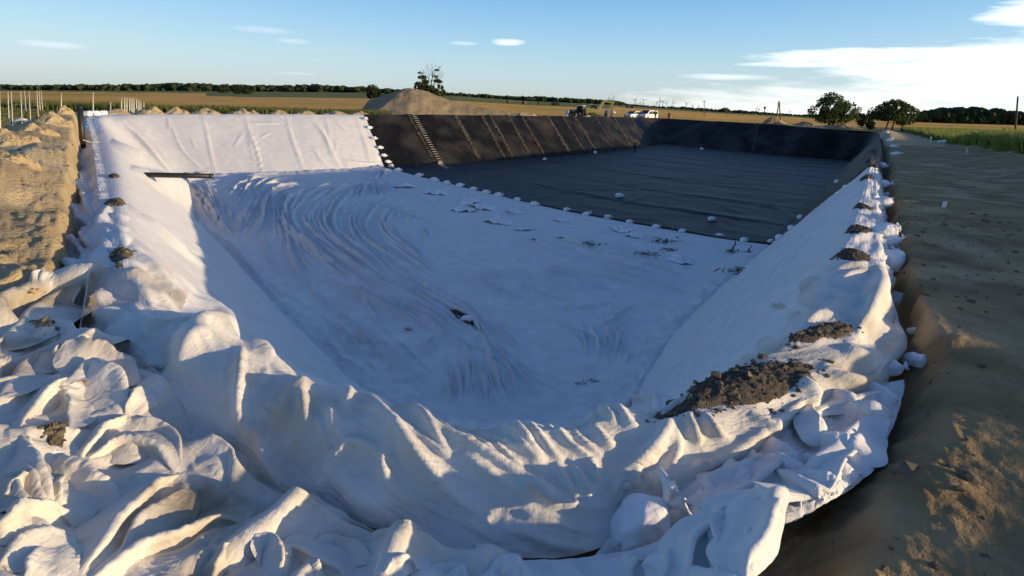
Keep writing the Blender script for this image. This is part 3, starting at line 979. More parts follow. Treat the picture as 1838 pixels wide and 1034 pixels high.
left_side = cH([
    (12, (7, 10), [(810, -5), (880, 40), (950, 90), (1100, 200), (1215, 310)]),
    (6, 7, [(790, 230), (900, 330), (1050, 460), (1290, 645)]), (2.5, 6, [(870, 300), (1000, 430), (1200, 590)]),
    (8, (12, 15), [(800, 480), (900, 590), (1040, 700), (1200, 820), (1370, 925)]),
    (6, 10, [(830, 450), (960, 580), (1150, 740), (1300, 850)]), (4, 7, [(870, 560), (1000, 700), (1120, 800), (1290, 935)]),
    (6, 14, [(690, 470), (740, 440), (800, 470)]), (5, 9, [(700, 620), (800, 600), (900, 640)]), (5, 9, [(720, 660), (830, 650), (930, 690)]),
    (6, 12, [(760, 690), (860, 720), (1000, 760), (1150, 830)]), (6, 12, [(650, 700), (640, 800), (600, 860)]),
    (8, 16, [(800, 760), (870, 870), (1000, 910), (1200, 900)]), (8, 18, [(560, 850), (700, 860), (860, 850)]),
    (8, 18, [(860, 1000), (1000, 960), (1180, 920), (1290, 900)]), (6, 10, [(680, 240), (650, 330), (620, 400)]),
    (7, 16, [(640, 520), (600, 590), (570, 660)]), (4, 6, [(640, 360), (720, 380), (800, 385)]), (4, 6, [(650, 300), (730, 310), (800, 320)]),
    # crumpled length lying in the trench
    (9, 14, [(470, 80), (530, 150), (570, 250), (560, 340)]), (9, 14, [(450, 200), (500, 260), (540, 290)]), (9, 14, [(480, 310), (530, 330), (600, 360)]),
    (9, 15, [(440, 420), (500, 470), (560, 560)]), (9, 15, [(540, 360), (560, 430), (590, 480)]), (8, 12, [(450, 150), (500, 120), (550, 90)]),
    (9, 14, [(430, 520), (480, 480), (540, 470)]), (9, 14, [(610, 380), (590, 440), (550, 480)]), (7, 10, [(500, 20), (540, 70), (560, 130)]),
    (8, 12, [(520, 240), (470, 300), (450, 350)]), (9, 16, [(560, 540), (520, 620), (480, 700)]), (9, 14, [(470, 560), (500, 600), (560, 620)]),
]) + [
    (13, (6, 9), [(200, 250), (214, 262), (240, 284), (262, 303), (300, 340), (350, 388)]),
    (3, 6, [(205, 214), (260, 262), (330, 340)]), (2.5, 5, [(215, 214), (290, 290)]),
]
back_wall = cI([
    (3, 5, [(290, 385), (330, 560), (360, 720), (405, 890)]), (3, 5, [(640, 385), (680, 540), (740, 700), (785, 890)]),
    (3.2, 5, [(980, 385), (1020, 560), (1080, 730), (1130, 850), (1200, 900)]), (3.4, 5, [(1180, 420), (1290, 560), (1360, 720), (1440, 860)]),
    (3, 4, [(1230, 430), (1340, 640), (1410, 790)]), (3, 4.5, [(1195, 640), (1270, 770), (1380, 860), (1450, 880)]),
    (2.5, 4, [(15, 420), (80, 600), (150, 720), (300, 860)]), (2.5, 4, [(0, 400), (22, 530)]), (2.2, 4, [(1555, 395), (1610, 560), (1665, 770)]),
    (2.2, 3.5, [(1305, 400), (1350, 600)]), (2.4, 4, [(1400, 590), (1388, 730)]), (2.4, 4, [(630, 535), (550, 670)]), (2, 3.5, [(190, 560), (240, 690)]),
    (2, 3.5, [(660, 465), (820, 468), (985, 462)]), (2, 3, [(760, 590), (800, 570), (850, 540)]), (2, 3, [(1380, 430), (1500, 560)]),
] + [(1.8, 3, [(690 + 13 * k, 600 + 45 * k), (735 + 11 * k, 560 + 46 * k)]) for k in range(7)]
  + [(1.8, 3, [(660 + 4 * k, 560 + 28 * k), (690 + 8 * k, 600 + 32 * k)]) for k in range(7)]
  + [(2.2, 3.5, [(1620 + 22 * k, 560 + 30 * k), (1650 + 18 * k, 700 + 20 * k), (1660 + 12 * k, 810)]) for k in range(6)]
  + [(2.2, 3.5, [(1440 + 30 * k, 760 + 6 * k), (1490 + 32 * k, 800), (1480 + 30 * k, 850)]) for k in range(8)])
Hs = strokes(PX, PY, near_face, 1.0) + strokes(PX, PY, left_side, 1.25) + strokes(PX, PY, back_wall, 0.42)
tt = np.arange(nt)[None, :] / 1.0
a0, a1, a2 = NT_W[0], NT_W[0] + NT_W[1], NT_W[0] + NT_W[1] + NT_W[2]
wx, wy = GW[..., 0], GW[..., 1]
outer = sstep(a0 + 25, a0 - 20, tt) * np.ones_like(PX)
crest = np.exp(-((tt - (a0 + 45)) / 50.0) ** 2) * np.ones_like(PX)
slope = sstep(a1 + 5, a1 + 60, tt) * np.ones_like(PX)
dcam = np.linalg.norm(GW - np.array([0, 0, CAMZ]), axis=-1)
# arc length along the rim gives streaks along the slopes and short gathers across the crest
mid = GW[:, a0 + 40]
arc = np.r_[0, np.cumsum(np.linalg.norm(np.diff(mid, axis=0), axis=1))][:, None] * np.ones_like(PX)
farback = sstep(38, 44, wy)
tu = tt * np.ones_like(PX)
NS0 = int(np.argmin(np.abs(PX[:, a0] - 164) + np.abs(PY[:, a0] - 235))); NS1 = int(np.argmin(np.abs(PX[:, a0] - 1579) + np.abs(PY[:, a0] - 470)))
NEARW = (sstep(NS0, NS0 + 12, np.arange(ns)) * sstep(NS1, NS1 - 12, np.arange(ns)))[:, None] * sstep(a1 + 60, a1 + 10, tt)
ex = 0.028 * crease(arc * 2.2, tu * 0.012, 5, 3, 2.0) * crest * (1 - farback)
ex = ex + 0.05 * np.clip(crease(arc * 0.9 + tu * 0.004, tu * 0.016, 8, 3, 2.2), 0, 2) * outer * (1 - farback)
ex = ex + 0.040 * crease(arc * 0.14 + tu * 0.0006, tu * 0.085, 21, 3, 2.0) * slope * (1 - farback) * sstep(900, 1200, PX)
ex = ex + 0.007 * crease(arc * 0.16 + tu * 0.0006, tu * 0.055, 25, 3, 2.0) * slope * (1 - farback) * sstep(900, 700, PX)
ex = ex + 0.020 * fbm(arc * 1.2, tu * 0.02, 4, 31) * (1 - farback) + 0.03 * fbm(arc * 0.35, tu * 0.014, 4, 33) * farback
trench_l = outer * sstep(320, 200, PX) * (PY < 640)
TR = 0.10 * crease(wx * 2.2 + 3, wy * 0.9, 61, 2, 1.5) * trench_l
ex = ex + 0.006 * crease(arc * 7, tu * 0.09, 71, 2, 2.0) * np.exp(-dcam / 9)
ex = ex * (1 - NEARW) + TR
taper = np.clip((nt - 4 - tt) / 14.0, 0, 1) * np.ones_like(PX)
GWd = displaced(GW, Hs * taper, None, ex * taper)
s0, s1 = NS0, NS1
block = GWd[s0:s1:2, 0:a1 + 40:2]
bu, bv = block.shape[:2]
pin = np.zeros((bu, bv)); pin[:2] = pin[-2:] = 1; pin[:, :2] = 1; pin[:, -2:] = 1
bx, by = PX[s0:s1:2, 0:a1 + 40:2], PY[s0:s1:2, 0:a1 + 40:2]
still = sstep(560, 470, by) * (0.25 + 0.75 * sstep(a0 - 25, a0 - 5, np.arange(0, a1 + 40, 2))[None])
still = np.maximum(still, sstep(1180, 1260, bx) * sstep(a0 - 5, a0 + 10, np.arange(0, a1 + 40, 2))[None])
pin = np.maximum(pin, 0.97 * still)
pin[ridge_mask(bx, by, near_face, 3.2, 8)] = 1
bed = GW[s0:s1:3, 0:a1 + 40:5].copy()
bed = displaced(bed, np.zeros(bed.shape[:2]), None, np.full(bed.shape[:2], -0.05))
sim = simulate('near_cloth', block, pin, 0.02, 13, None, bend=0.4, hold=0.05, grav=1.0, selfc=False, quality=4, mat=MAT['fabric'])
lim = 0.16
mv = sim - block
for _ in range(3):
    mv[1:-1] = .25 * mv[:-2] + .5 * mv[1:-1] + .25 * mv[2:]; mv[:, 1:-1] = .25 * mv[:, :-2] + .5 * mv[:, 1:-1] + .25 * mv[:, 2:]
mv *= np.minimum(1, lim / (np.linalg.norm(mv, axis=-1, keepdims=True) + 1e-9))


def upsample(A, n0, n1):
    i = np.linspace(0, A.shape[0] - 1, n0); j = np.linspace(0, A.shape[1] - 1, n1)
    i0 = np.minimum(i.astype(int), A.shape[0] - 2); j0 = np.minimum(j.astype(int), A.shape[1] - 2)
    fi = (i - i0)[:, None, None]; fj = (j - j0)[None, :, None]
    return ((A[i0][:, j0] * (1 - fj) + A[i0][:, j0 + 1] * fj) * (1 - fi) + (A[i0 + 1][:, j0] * (1 - fj) + A[i0 + 1][:, j0 + 1] * fj) * fi)


n0, n1 = (bu - 1) * 2 + 1, (bv - 1) * 2 + 1
GWd[s0:s0 + n0, 0:n1] += upsample(mv, n0, n1)
Hc = strokes(PX, PY, crisp(near_face), 0.8) + strokes(PX, PY, crisp(left_side), 0.8)
GWd[s0:s0 + n0, 0:n1] = displaced(GWd[s0:s0 + n0, 0:n1], Hc[s0:s0 + n0, 0:n1], None, 0.003 * crease(arc[s0:s0 + n0, 0:n1] * 9, tu[s0:s0 + n0, 0:n1] * 0.11, 73, 2, 1.6) + 0.007 * crease(arc[s0:s0 + n0, 0:n1] * 2.6 + tu[s0:s0 + n0, 0:n1] * 0.035, tu[s0:s0 + n0, 0:n1] * 0.016, 75, 3, 2.4) * sstep(14, 6, wy[s0:s0 + n0, 0:n1]))
wf = grid_faces(ns, nt)
worn = ((tu.ravel()[wf].mean(1) < a1 + 10 + 25 * noise(PX.ravel()[wf[:, 0]] * .03, PY.ravel()[wf[:, 0]] * .03, 6)) & (PY.ravel()[wf[:, 0]] > 480)).astype(int)
ctop = PX[:, a1]
first_l = int(np.argmax(GW[:, a1, 1] < 47.5))                      # where the back slope ends
pcut = [0] + sorted({int(np.argmin(np.abs(ctop[:first_l] - q))) for q in (575, 513, 439, 363, 291)})
walls = mesh_np('geotextile_sheet', GWd.reshape(-1, 3), wf[wf[:, 0] // nt >= pcut[-1]], [MAT['fabric'], MAT['fabric_worn']], midx=worn[wf[:, 0] // nt >= pcut[-1]])
for i0, i1 in zip(pcut[:-1], pcut[1:]):
    mesh_np('fabric_panel', GWd[i0:i1 + 1].reshape(-1, 3), grid_faces(i1 - i0 + 1, nt), MAT['fabric'], walls)
tag(walls, 'huge white geotextile sheet draped over the rim and lining the near half of the pit', 'fabric sheet')

# ------------------------------------------------------------------ white floor (part of the same sheet)
DIV = [(690, 300), (757, 317.5), (830, 335), (920, 357), (1010, 377.5), (1090, 393), (1180, 408.5), (1290, 427.5), (1385, 440)]
divw = atz(np.array([p[0] for p in DIV]), np.array([p[1] for p in DIV]), FLOORZ)
base_w = SW[:, 3]
cut = np.vstack([base_w, divw[::-1][1:-1]])[:, :2]
ctr = cut.mean(0)
xs = np.arange(180, 1480, 2.0); ys = np.r_[np.arange(292, 480, 1.4), np.arange(480, 860, 2.0)]
FPX, FPY = np.meshgrid(xs, ys, indexing='ij')
FL = atz(FPX, FPY, FLOORZ)
inside = in_poly(FL[..., 0], FL[..., 1], cut)
dd = dist_line(FL[..., 0], FL[..., 1], cut, True)
floor_st = cF([
    (3, 6, [(880, 190), (760, 240), (665, 290), (635, 350), (628, 420), (575, 510), (520, 590)]),
    (3, 6, [(1060, 200), (900, 250), (800, 300), (775, 350), (790, 440), (825, 510), (890, 580), (1000, 660), (1200, 800), (1400, 900), (1600, 980)]),
    (3.4, 7, [(790, 470), (800, 560), (825, 680), (880, 780), (940, 860), (1010, 960)]),
    (2, 5, [(840, 460), (870, 540), (960, 640), (1100, 760), (1280, 860)]),
    (3, 6, [(1300, 180), (1050, 255), (915, 315)]), (3, 6, [(1180, 190), (1000, 235), (870, 300)]), (3, 5, [(1330, 185), (1120, 245), (1040, 300)]),
    (2.6, 4, [(1330, 190), (1230, 240), (1180, 290)]), (2.6, 4, [(1330, 190), (1290, 240), (1280, 285)]), (2.6, 4, [(1340, 190), (1370, 240), (1375, 280)]),
    (2.6, 4, [(1350, 190), (1420, 230), (1450, 262)]), (2.4, 4, [(1345, 190), (1400, 250), (1410, 270)]), (2.4, 4, [(1330, 190), (1260, 245), (1230, 290)]),
    (2.4, 4, [(1360, 185), (1460, 215), (1490, 240)]), (2.6, 4, [(1460, 100), (1400, 130), (1370, 160), (1330, 160)]), (2.6, 4, [(1480, 105), (1430, 125), (1420, 160)]),
    (2.5, 5, [(740, 125), (560, 150), (440, 180), (400, 195)]), (2.5, 5, [(700, 165), (560, 200), (510, 240), (500, 290)]), (2.5, 5, [(740, 150), (600, 170), (470, 205), (430, 240)]),
    (2.5, 5, [(860, 150), (700, 190), (620, 230), (600, 290)]), (2.5, 5, [(960, 170), (820, 200), (720, 240), (690, 300), (700, 400)]), (2, 4, [(250, 130), (130, 150), (60, 200)]),
    (2.5, 5, [(300, 130), (170, 160), (110, 190)]), (2.2, 4, [(250, 200), (280, 260), (310, 330), (320, 400)]), (2.2, 4, [(160, 190), (230, 260), (260, 330)]),
    (2, 4, [(380, 400), (340, 450), (300, 490)]), (2, 4, [(390, 320), (420, 400), (430, 470)]), (2, 4, [(480, 400), (490, 460), (440, 560)]),
    (1.8, 5, [(1050, 350), (1000, 400), (1005, 460), (1070, 560), (1200, 650), (1400, 780), (1600, 880), (1838, 1000)]),
    (1.6, 5, [(1080, 340), (1075, 380)]), (1.6, 5, [(1160, 340), (1170, 400)]), (1.5, 5, [(1380, 310), (1250, 380), (1230, 440), (1300, 560), (1500, 690), (1838, 840)]),
    (1.5, 6, [(1620, 310), (1540, 370), (1500, 430)]), (1.6, 4, [(1700, 305), (1600, 340), (1550, 380)]), (1.6, 5, [(1620, 375), (1570, 440), (1560, 470)]),
    (1.6, 5, [(1700, 430), (1725, 500), (1740, 540)]), (1.6, 5, [(1440, 415), (1420, 480)]), (1.4, 5, [(1690, 470), (1690, 590)]), (1.5, 6, [(1110, 400), (1090, 450), (1150, 560), (1290, 680)]),
    (1.6, 6, [(640, 480), (640, 560), (680, 680), (760, 800)]), (1.6, 6, [(880, 560), (870, 640), (920, 720), (1010, 800)]), (1.4, 3, [(1300, 300), (1500, 360), (1838, 470)]),
    (1.4, 3, [(1140, 160), (1330, 160), (1480, 225), (1838, 350)]), (1.5, 6, [(1220, 480), (1240, 570), (1340, 660)]),
    (2, 4, [(240, 495), (420, 620), (560, 780), (760, 1010)]), (1.8, 4, [(300, 800), (340, 900), (390, 1020)]),
]) + cG([
    (2.4, 4.5, [(400, 140), (560, 250), (700, 330), (850, 420), (1000, 490), (1180, 590), (1350, 680), (1540, 755)]),
    (3.4, 7, [(600, 80), (800, 205), (900, 265), (980, 380), (1080, 480), (1150, 570), (1230, 620)]),
    (4.5, 9, [(930, 330), (990, 440), (1020, 560), (1060, 680), (1130, 780)]), (4.5, 10, [(870, 410), (880, 540), (880, 640), (870, 760)]),
    (3, 8, [(740, 360), (680, 440), (590, 530)]), (2.4, 6, [(700, 370), (640, 470)]), (3.4, 6, [(920, 500), (980, 640), (1040, 790)]), (3.4, 6, [(1030, 560), (1090, 690), (1160, 790)]),
    (3.4, 6, [(1090, 560), (1150, 660), (1200, 720)]), (3.4, 6, [(830, 560), (840, 680), (830, 780)]), (3, 6, [(900, 620), (950, 720), (980, 790)]), (3, 6, [(760, 620), (790, 700), (780, 770)]),
    (3, 8, [(1560, 330), (1600, 420), (1612, 490)]), (2.2, 6, [(1800, 200), (1680, 300), (1570, 340)]), (2, 4, [(880, 55), (1100, 150), (1290, 212)]), (2, 8, [(1790, 480), (1750, 560)]),
    (1.8, 5, [(200, 30), (500, 170), (700, 260)]), (1.8, 5, [(450, 0), (700, 130), (960, 220)]), (1.8, 4, [(1140, 100), (1350, 170), (1500, 190)]), (1.8, 4, [(1480, 20), (1680, 70), (1838, 95)]),
    (2.2, 6, [(0, 60), (110, 200), (280, 330), (440, 430)]), (2.2, 6, [(60, 250), (200, 380), (420, 470)]), (2, 6, [(260, 90), (330, 200), (420, 330), (520, 440)]),
    (2.2, 5, [(0, 390), (100, 450), (220, 560), (400, 660)]), (2.2, 6, [(400, 600), (520, 570), (640, 590)]), (2.2, 6, [(430, 660), (560, 640), (690, 600)]),
    (2, 5, [(1040, 470), (1200, 560), (1300, 620)]), (2, 6, [(1260, 220), (1500, 230), (1700, 190)]), (1.8, 6, [(1340, 180), (1500, 250), (1660, 260)]),
])
cf = lambda pts: [(300 + a / 3.676, 280 + b / 3.676) for a, b in pts]
cg = lambda pts: [(550 + a / 3.063, 480 + b / 3.063) for a, b in pts]
FA = cf([(740, 130), (560, 150), (440, 200), (360, 290), (330, 420)]); FB = cf([(880, 190), (720, 250), (640, 330), (628, 420), (575, 510), (500, 600)])
FC = cf([(1060, 200), (860, 270), (775, 350), (790, 440), (860, 560), (1000, 670), (1300, 850)]); FD = cf([(1330, 190), (1150, 280), (1060, 380), (1090, 520), (1300, 690), (1600, 880), (1838, 1000)])
FE = cf([(1700, 305), (1560, 380), (1500, 470), (1640, 620), (1838, 760)])
floor_st = [(h, w * .62, p) for h, w, p in floor_st]
floor_st += family(FA, FB, 16, 1.3, 2.2, 1) + family(FB, FC, 14, 1.5, 2.2, 2) + family(FC, FD, 16, 2.3, 3.2, 3) + family(FD, FE, 12, 2.3, 3.2, 4)
floor_st += family(cf([(60, 150), (160, 260), (260, 420), (400, 560)]), cf([(300, 130), (330, 300), (420, 480), (520, 600)]), 16, 2.0, 2.8, 5, 9, .4)
floor_st += family(cg([(0, 60), (250, 160), (560, 300), (830, 470)]), cg([(450, 0), (800, 170), (1100, 360), (1300, 560)]), 26, 2.5, 3.3, 6, 4, .45)
floor_st += family(cg([(600, 0), (1000, 110), (1400, 190)]), cg([(1300, 0), (1600, 60), (1838, 110)]), 18, 2.4, 3.2, 7, 4, .45)
floor_st += family(cg([(760, 480), (760, 620), (740, 780)]), cg([(1120, 520), (1200, 640), (1290, 770)]), 15, 2.6, 4.0, 8, 4, .5)
floor_st += family(cg([(60, 250), (180, 420), (420, 620)]), cg([(330, 300), (480, 450), (700, 640)]), 20, 1.9, 3.4, 9, 10, .3)
floor_st += family(cg([(1300, 300), (1500, 420), (1560, 560)]), cg([(1700, 200), (1760, 380), (1700, 560)]), 16, 1.8, 2.6, 10, 10, .4)
floor_st += family([(960, 395), (1100, 440), (1260, 480)], [(900, 440), (1080, 500), (1260, 540)], 20, 2.2, 2.8, 11, 4, .4)
FH = strokes(FPX, FPY, floor_st)
wx, wy = FL[..., 0], FL[..., 1]
ang = R(-40)
ux = wx * math.cos(ang) + wy * math.sin(ang); uy = -wx * math.sin(ang) + wy * math.cos(ang)
crumple = sstep(520, 330, FPX) * sstep(600, 420, FPY) + 0.8 * np.exp(-((FPX - 850) / 260) ** 2 - ((FPY - 690) / 70) ** 2) + 0.7 * np.exp(-((FPX - 640) / 90) ** 2 - ((FPY - 600) / 110) ** 2)
crumple = crumple + 0.5 * np.exp(-((FPX - 1330) / 90) ** 2 - ((FPY - 480) / 40) ** 2)
warp = 1.2 * noise(wx * 0.08, wy * 0.08, 91)
fex = 0.022 * crease(ux * 0.16 + warp, uy * 1.05 + warp, 81, 3, 2.2) + 0.06 * np.clip(crumple, 0, 1.2) * crease(wx * 0.9, wy * 0.9, 85, 3, 2.0)
lit_strip = sstep(300, 380, FPX) * sstep(860, 700, FPX) * sstep(470, 380, FPY)
fex = fex + 0.07 * lit_strip * crease(wx * 0.55 - wy * 0.25 + warp, wy * 0.16 + wx * 0.10, 83, 3, 2.4)
fex = fex + 0.05 * fbm(wx * 0.13, wy * 0.13, 4, 95) + 0.008 * crease(wx * 2.2, wy * 2.2, 99, 2, 2.0) * np.exp(-wy / 18)
edge = sstep(0.0, 1.2, dd)                     # the fabric bunches where the floor meets the slopes
fex = fex + 0.10 * (1 - edge) * (0.3 + crease(wx * 0.8, wy * 0.8, 87, 3, 1.8)) * sstep(0.05, 0.4, dist_line(wx, wy, divw[:, :2]) / 3.0)
FLd = FL.copy()
ddiv = dist_line(wx, wy, divw[:, :2])
kd = sstep(0.0, 1.0, ddiv)
FLd[..., 2] += (FH * np.linalg.norm(FL - np.array([0, 0, CAMZ]), axis=-1) / F * 2.9 + fex) * (0.15 + 0.85 * kd)
beyond = ~inside
# past the outline the cloth runs on under the slope cloth or under the black liner
FLd[..., 2] -= np.where(beyond, np.minimum(0.05 * dd + 0.02, 0.3), 0)
ff = grid_faces(*FPX.shape)
keep = (inside | (dd < 0.9)).ravel()
ff = ff[keep[ff].all(1)]
uq, iv = np.unique(ff.ravel(), return_inverse=True)
o = mesh_np('floor_cloth', FLd.reshape(-1, 3)[uq], iv.reshape(-1, 4), MAT['fabric'], walls)

# ------------------------------------------------------------------ loose cloth in front of the rim
def loose(name, top, bottom, left, right, nu, nv, zc, st, amp, label, mat, nz_amp=(0.05, 0.02), nz_f=(1.6, 3.4), seed=0, grow=0.16, frames=24, bend=4.0, pins=(), settle=False):
    Q = coons(top, bottom, left, right, nu, nv)
    qx, qy = Q[..., 0], Q[..., 1]
    z = idw(qx, qy, zc)
    G = atz(qx, qy, z)
    gz = ground_z(G[..., 0], G[..., 1])[0]
    G[..., 2] = np.maximum(G[..., 2], gz + 0.03)
    H = strokes(qx, qy, st, amp)
    wx, wy = G[..., 0], G[..., 1]
    e = nz_amp[0] * crease((wx * .8 - wy * .6) * nz_f[0] * 0.45, (wx * .6 + wy * .8) * nz_f[0] * 1.2, seed, 2, 1.4)
    S = displaced(G, H, None, e)
    bed = G[::3, ::3].copy()
    bed[..., 2] = np.maximum(bed[..., 2] - 0.05, gz[::3, ::3] + 0.015)
    pin = np.zeros((nu, nv))
    for line in pins:
        pin[line] = 1
    U = simulate(name, S, pin, grow, frames, None, bend=bend, selfc=False, quality=4, mat=mat, grav=1.0, hold=0.05)
    # keep the folds, lose the slow sag between the fixed edges
    low = U - G
    for _ in range(260):
        for ax in (0, 1):
            e_ = np.pad(low, [(1, 1) if k_ == ax else (0, 0) for k_ in range(3)], mode='edge')
            sl0 = [slice(None)] * 3; sl1 = [slice(None)] * 3; sl0[ax] = slice(0, -2); sl1[ax] = slice(2, None)
            low = 0.5 * low + 0.25 * (e_[tuple(sl0)] + e_[tuple(sl1)])
    fade = np.clip(np.minimum.reduce([np.arange(nu)[:, None] * np.ones((1, nv)), np.arange(nu)[::-1, None] * np.ones((1, nv)), np.arange(nv)[None] * np.ones((nu, 1)), np.arange(nv)[None, ::-1] * np.ones((nu, 1))]) / 12.0, 0, 1)[..., None]
    edge = np.minimum(1, fade * 2.2)
    U = G + (U - G) * edge
    U = U - 0.95 * low * fade + np.array([0, 0, 0.05]) * fade
    U[..., 2] = np.maximum(U[..., 2], np.maximum(G[..., 2] - 0.22, gz + 0.012))
    n0, n1 = (nu - 1) * 2 + 1, (nv - 1) * 2 + 1
    # finer skin: cubic-like refinement and small wrinkles
    U = upsample(U, n0, n1)
    for _ in range(1):
        U[1:-1] = 0.25 * U[:-2] + 0.5 * U[1:-1] + 0.25 * U[2:]
        U[:, 1:-1] = 0.25 * U[:, :-2] + 0.5 * U[:, 1:-1] + 0.25 * U[:, 2:]
    uu = np.linspace(0, nu * 0.02, n0)[:, None] * np.ones((1, n1)); vv = np.linspace(0, nv * 0.02, n1)[None] * np.ones((n0, 1))
    dg_ = 0.005 * crease(uu * 2.4 + vv * 1.6, (vv - uu) * 0.7, seed + 3, 3, 2.4)
    Qf = upsample(np.concatenate([Q, np.zeros((nu, nv, 1))], -1), n0, n1)
    U = displaced(U, strokes(Qf[..., 0], Qf[..., 1], crisp(st), 0.35), None, dg_ + 0.0035 * crease(uu * 7, vv * 7, seed + 9, 2, 1.5) + nz_amp[1] * crease(uu * 2.2, vv * 2.2, seed + 5, 2, 1.8))
    nu, nv = n0, n1
    o = mesh_np(name, U.reshape(-1, 3), grid_faces(nu, nv), mat)
    return o


apron_st = cA([
    (16, (26, 40), [(0, 170), (90, 70), (190, -10), (300, -90)]), (13, (20, 34), [(0, 90), (70, 20), (140, -50), (260, -130)]),
    (16, (24, 36), [(0, 350), (60, 280), (150, 210), (230, 195), (290, 215)]), (12, (20, 26), [(80, 90), (180, 60), (240, 20)]), (12, 20, [(60, 180), (150, 150), (230, 150)]),
    (13, (18, 28), [(0, 250), (40, 220), (60, 160), (120, 90)]),
    (20, (26, 30), [(70, 470), (140, 400), (220, 310), (270, 270)]), (22, (22, 40), [(70, 490), (110, 580), (170, 680), (225, 800)]),
    (30, (34, 46), [(255, 285), (330, 258), (420, 262), (460, 310), (490, 400)]), (18, (18, 26), [(245, 300), (270, 390), (262, 470)]),
    (24, (30, 36), [(310, 110), (350, 160), (430, 205), (500, 235), (540, 290)]), (18, 26, [(320, 100), (400, 140), (440, 190)]), (16, 22, [(540, 300), (500, 380), (480, 420)]),
    (22, (30, 34), [(485, 412), (410, 480), (345, 560), (310, 620)]), (18, (28, 30), [(500, 430), (610, 465), (690, 540), (705, 640)]),
    (26, (30, 40), [(320, 590), (440, 545), (560, 550), (650, 585), (685, 640)]), (16, 24, [(440, 480), (520, 520), (600, 545)]), (14, 20, [(400, 520), (470, 520), (560, 570)]),
    (32, (42, 52), [(690, 640), (600, 720), (490, 830), (400, 920), (300, 1030)]), (24, (30, 34), [(712, 690), (610, 790), (510, 890), (410, 1010)]),
    (26, (36, 46), [(235, 560), (300, 640), (400, 715), (480, 750)]), (16, 24, [(230, 640), (220, 720), (260, 780)]),
    (36, (46, 50), [(-40, 850), (120, 815), (240, 802), (290, 850)]), (28, (34, 40), [(-20, 1010), (110, 925), (200, 885), (280, 880)]), (22, 30, [(80, 1060), (150, 960), (150, 920)]),
    (20, 26, [(0, 740), (80, 680), (130, 640)]), (18, 26, [(50, 590), (110, 640), (160, 760), (200, 820)]), (16, 22, [(0, 640), (60, 700), (120, 790)]),
    (14, 22, [(690, 640), (780, 630), (850, 680)]), (14, 20, [(730, 620), (790, 710), (850, 790)]), (10, 16, [(650, 520), (700, 590), (730, 600)]),
    (30, (40, 46), [(310, 1090), (430, 1010), (560, 940), (690, 925), (800, 850), (850, 790), (930, 830)]), (14, 24, [(560, 940), (600, 1000), (620, 1060)]),
    (18, 30, [(880, 900), (840, 980), (800, 1060)]), (12, 20, [(250, 880), (280, 960), (280, 1034)]),
]) + cB([
    (22, (30, 36), [(440, 870), (520, 905), (560, 960), (540, 1060)]), (18, 30, [(560, 905), (650, 950), (760, 1010), (820, 1050)]), (16, 26, [(640, 930), (760, 890), (880, 930), (920, 960)]),
    (16, 30, [(690, 970), (700, 1060)]), (14, 22, [(700, 1000), (820, 960), (930, 960)]),
]) + [(22, 34, [(-160, 700), (-60, 660), (20, 600)]), (24, 40, [(-160, 900), (-80, 820), (20, 760)])]
ap = loose('loose_cloth', [(-260, 640), (-100, 572), (0, 527), (60, 503), (128, 478), (166, 474)], [(-260, 1200), (200, 1210), (600, 1210), (1040, 1200)],
           [(-260, 640), (-260, 920), (-260, 1200)],
           [(166, 474), (156, 540), (150, 600), (190, 630), (262, 650), (325, 704), (402, 780), (494, 852), (606, 918), (746, 974), (925, 1004), (1040, 1200)],
           180, 170, [(0, 560, 0.10), (140, 480, 0.10), (130, 560, -0.15), (130, 650, -0.3), (60, 640, 0.02), (-200, 700, 0.1), (0, 800, -0.08), (-200, 1000, 0.0), (60, 940, 0.02),
                      (200, 700, -0.14), (250, 640, -0.2), (330, 820, -0.36), (200, 880, -0.22), (300, 960, -0.2), (450, 920, -0.40), (450, 1010, -0.24), (560, 975, -0.42), (700, 1040, -0.36),
                      (900, 1080, -0.38), (300, 1150, -0.2), (0, 1150, -0.05), (700, 1180, -0.3), (330, 740, -0.34), (420, 830, -0.40)],
           apron_st, 0.6, '', MAT['fabric_dirty'], (0.045, 0.006), (2.3, 4.6), 111, 0.20, 19, 3.0,
           [np.s_[0, :], np.s_[:, -1], np.s_[::25, 0], np.s_[-1, ::22]], True)
tag(ap, 'heap of crumpled dirty white cloth in the left foreground beside the rim', 'fabric')

pile_st = cD([
    (22, (26, 30), [(1098, 180), (1115, 290), (1145, 420)]), (20, (30, 26), [(1095, 190), (1010, 310), (955, 420)]), (26, (34, 40), [(1080, 412), (990, 480), (900, 550), (815, 605)]),
    (24, (30, 36), [(1060, 410), (1160, 440), (1245, 490), (1240, 560)]), (16, 24, [(950, 580), (1000, 530), (1080, 520), (1100, 450)]), (16, 20, [(775, 485), (815, 540), (815, 600)]),
    (22, (28, 30), [(655, 500), (730, 555), (815, 605)]), (18, 26, [(650, 495), (560, 570), (430, 650)]), (14, 20, [(870, 420), (880, 460), (960, 440), (1060, 405)]),
    (22, (30, 34), [(1190, 215), (1320, 160), (1430, 105), (1500, 140)]), (12, 18, [(1330, 150), (1400, 170), (1450, 180), (1500, 150)]), (14, 24, [(1180, 215), (1320, 225), (1440, 235)]),
    (22, (28, 32), [(1185, 440), (1300, 330), (1440, 250)]), (16, 20, [(1235, 500), (1300, 410), (1355, 365)]), (14, 16, [(1290, 400), (1330, 420), (1300, 480)]),
    (18, 30, [(560, 720), (700, 660), (830, 610), (960, 570)]), (20, 34, [(470, 800), (600, 730), (760, 690), (900, 640), (1060, 640)]), (14, 24, [(1000, 600), (1080, 650), (1110, 700)]),
    (16, 26, [(700, 480), (770, 470), (830, 470)]),
])
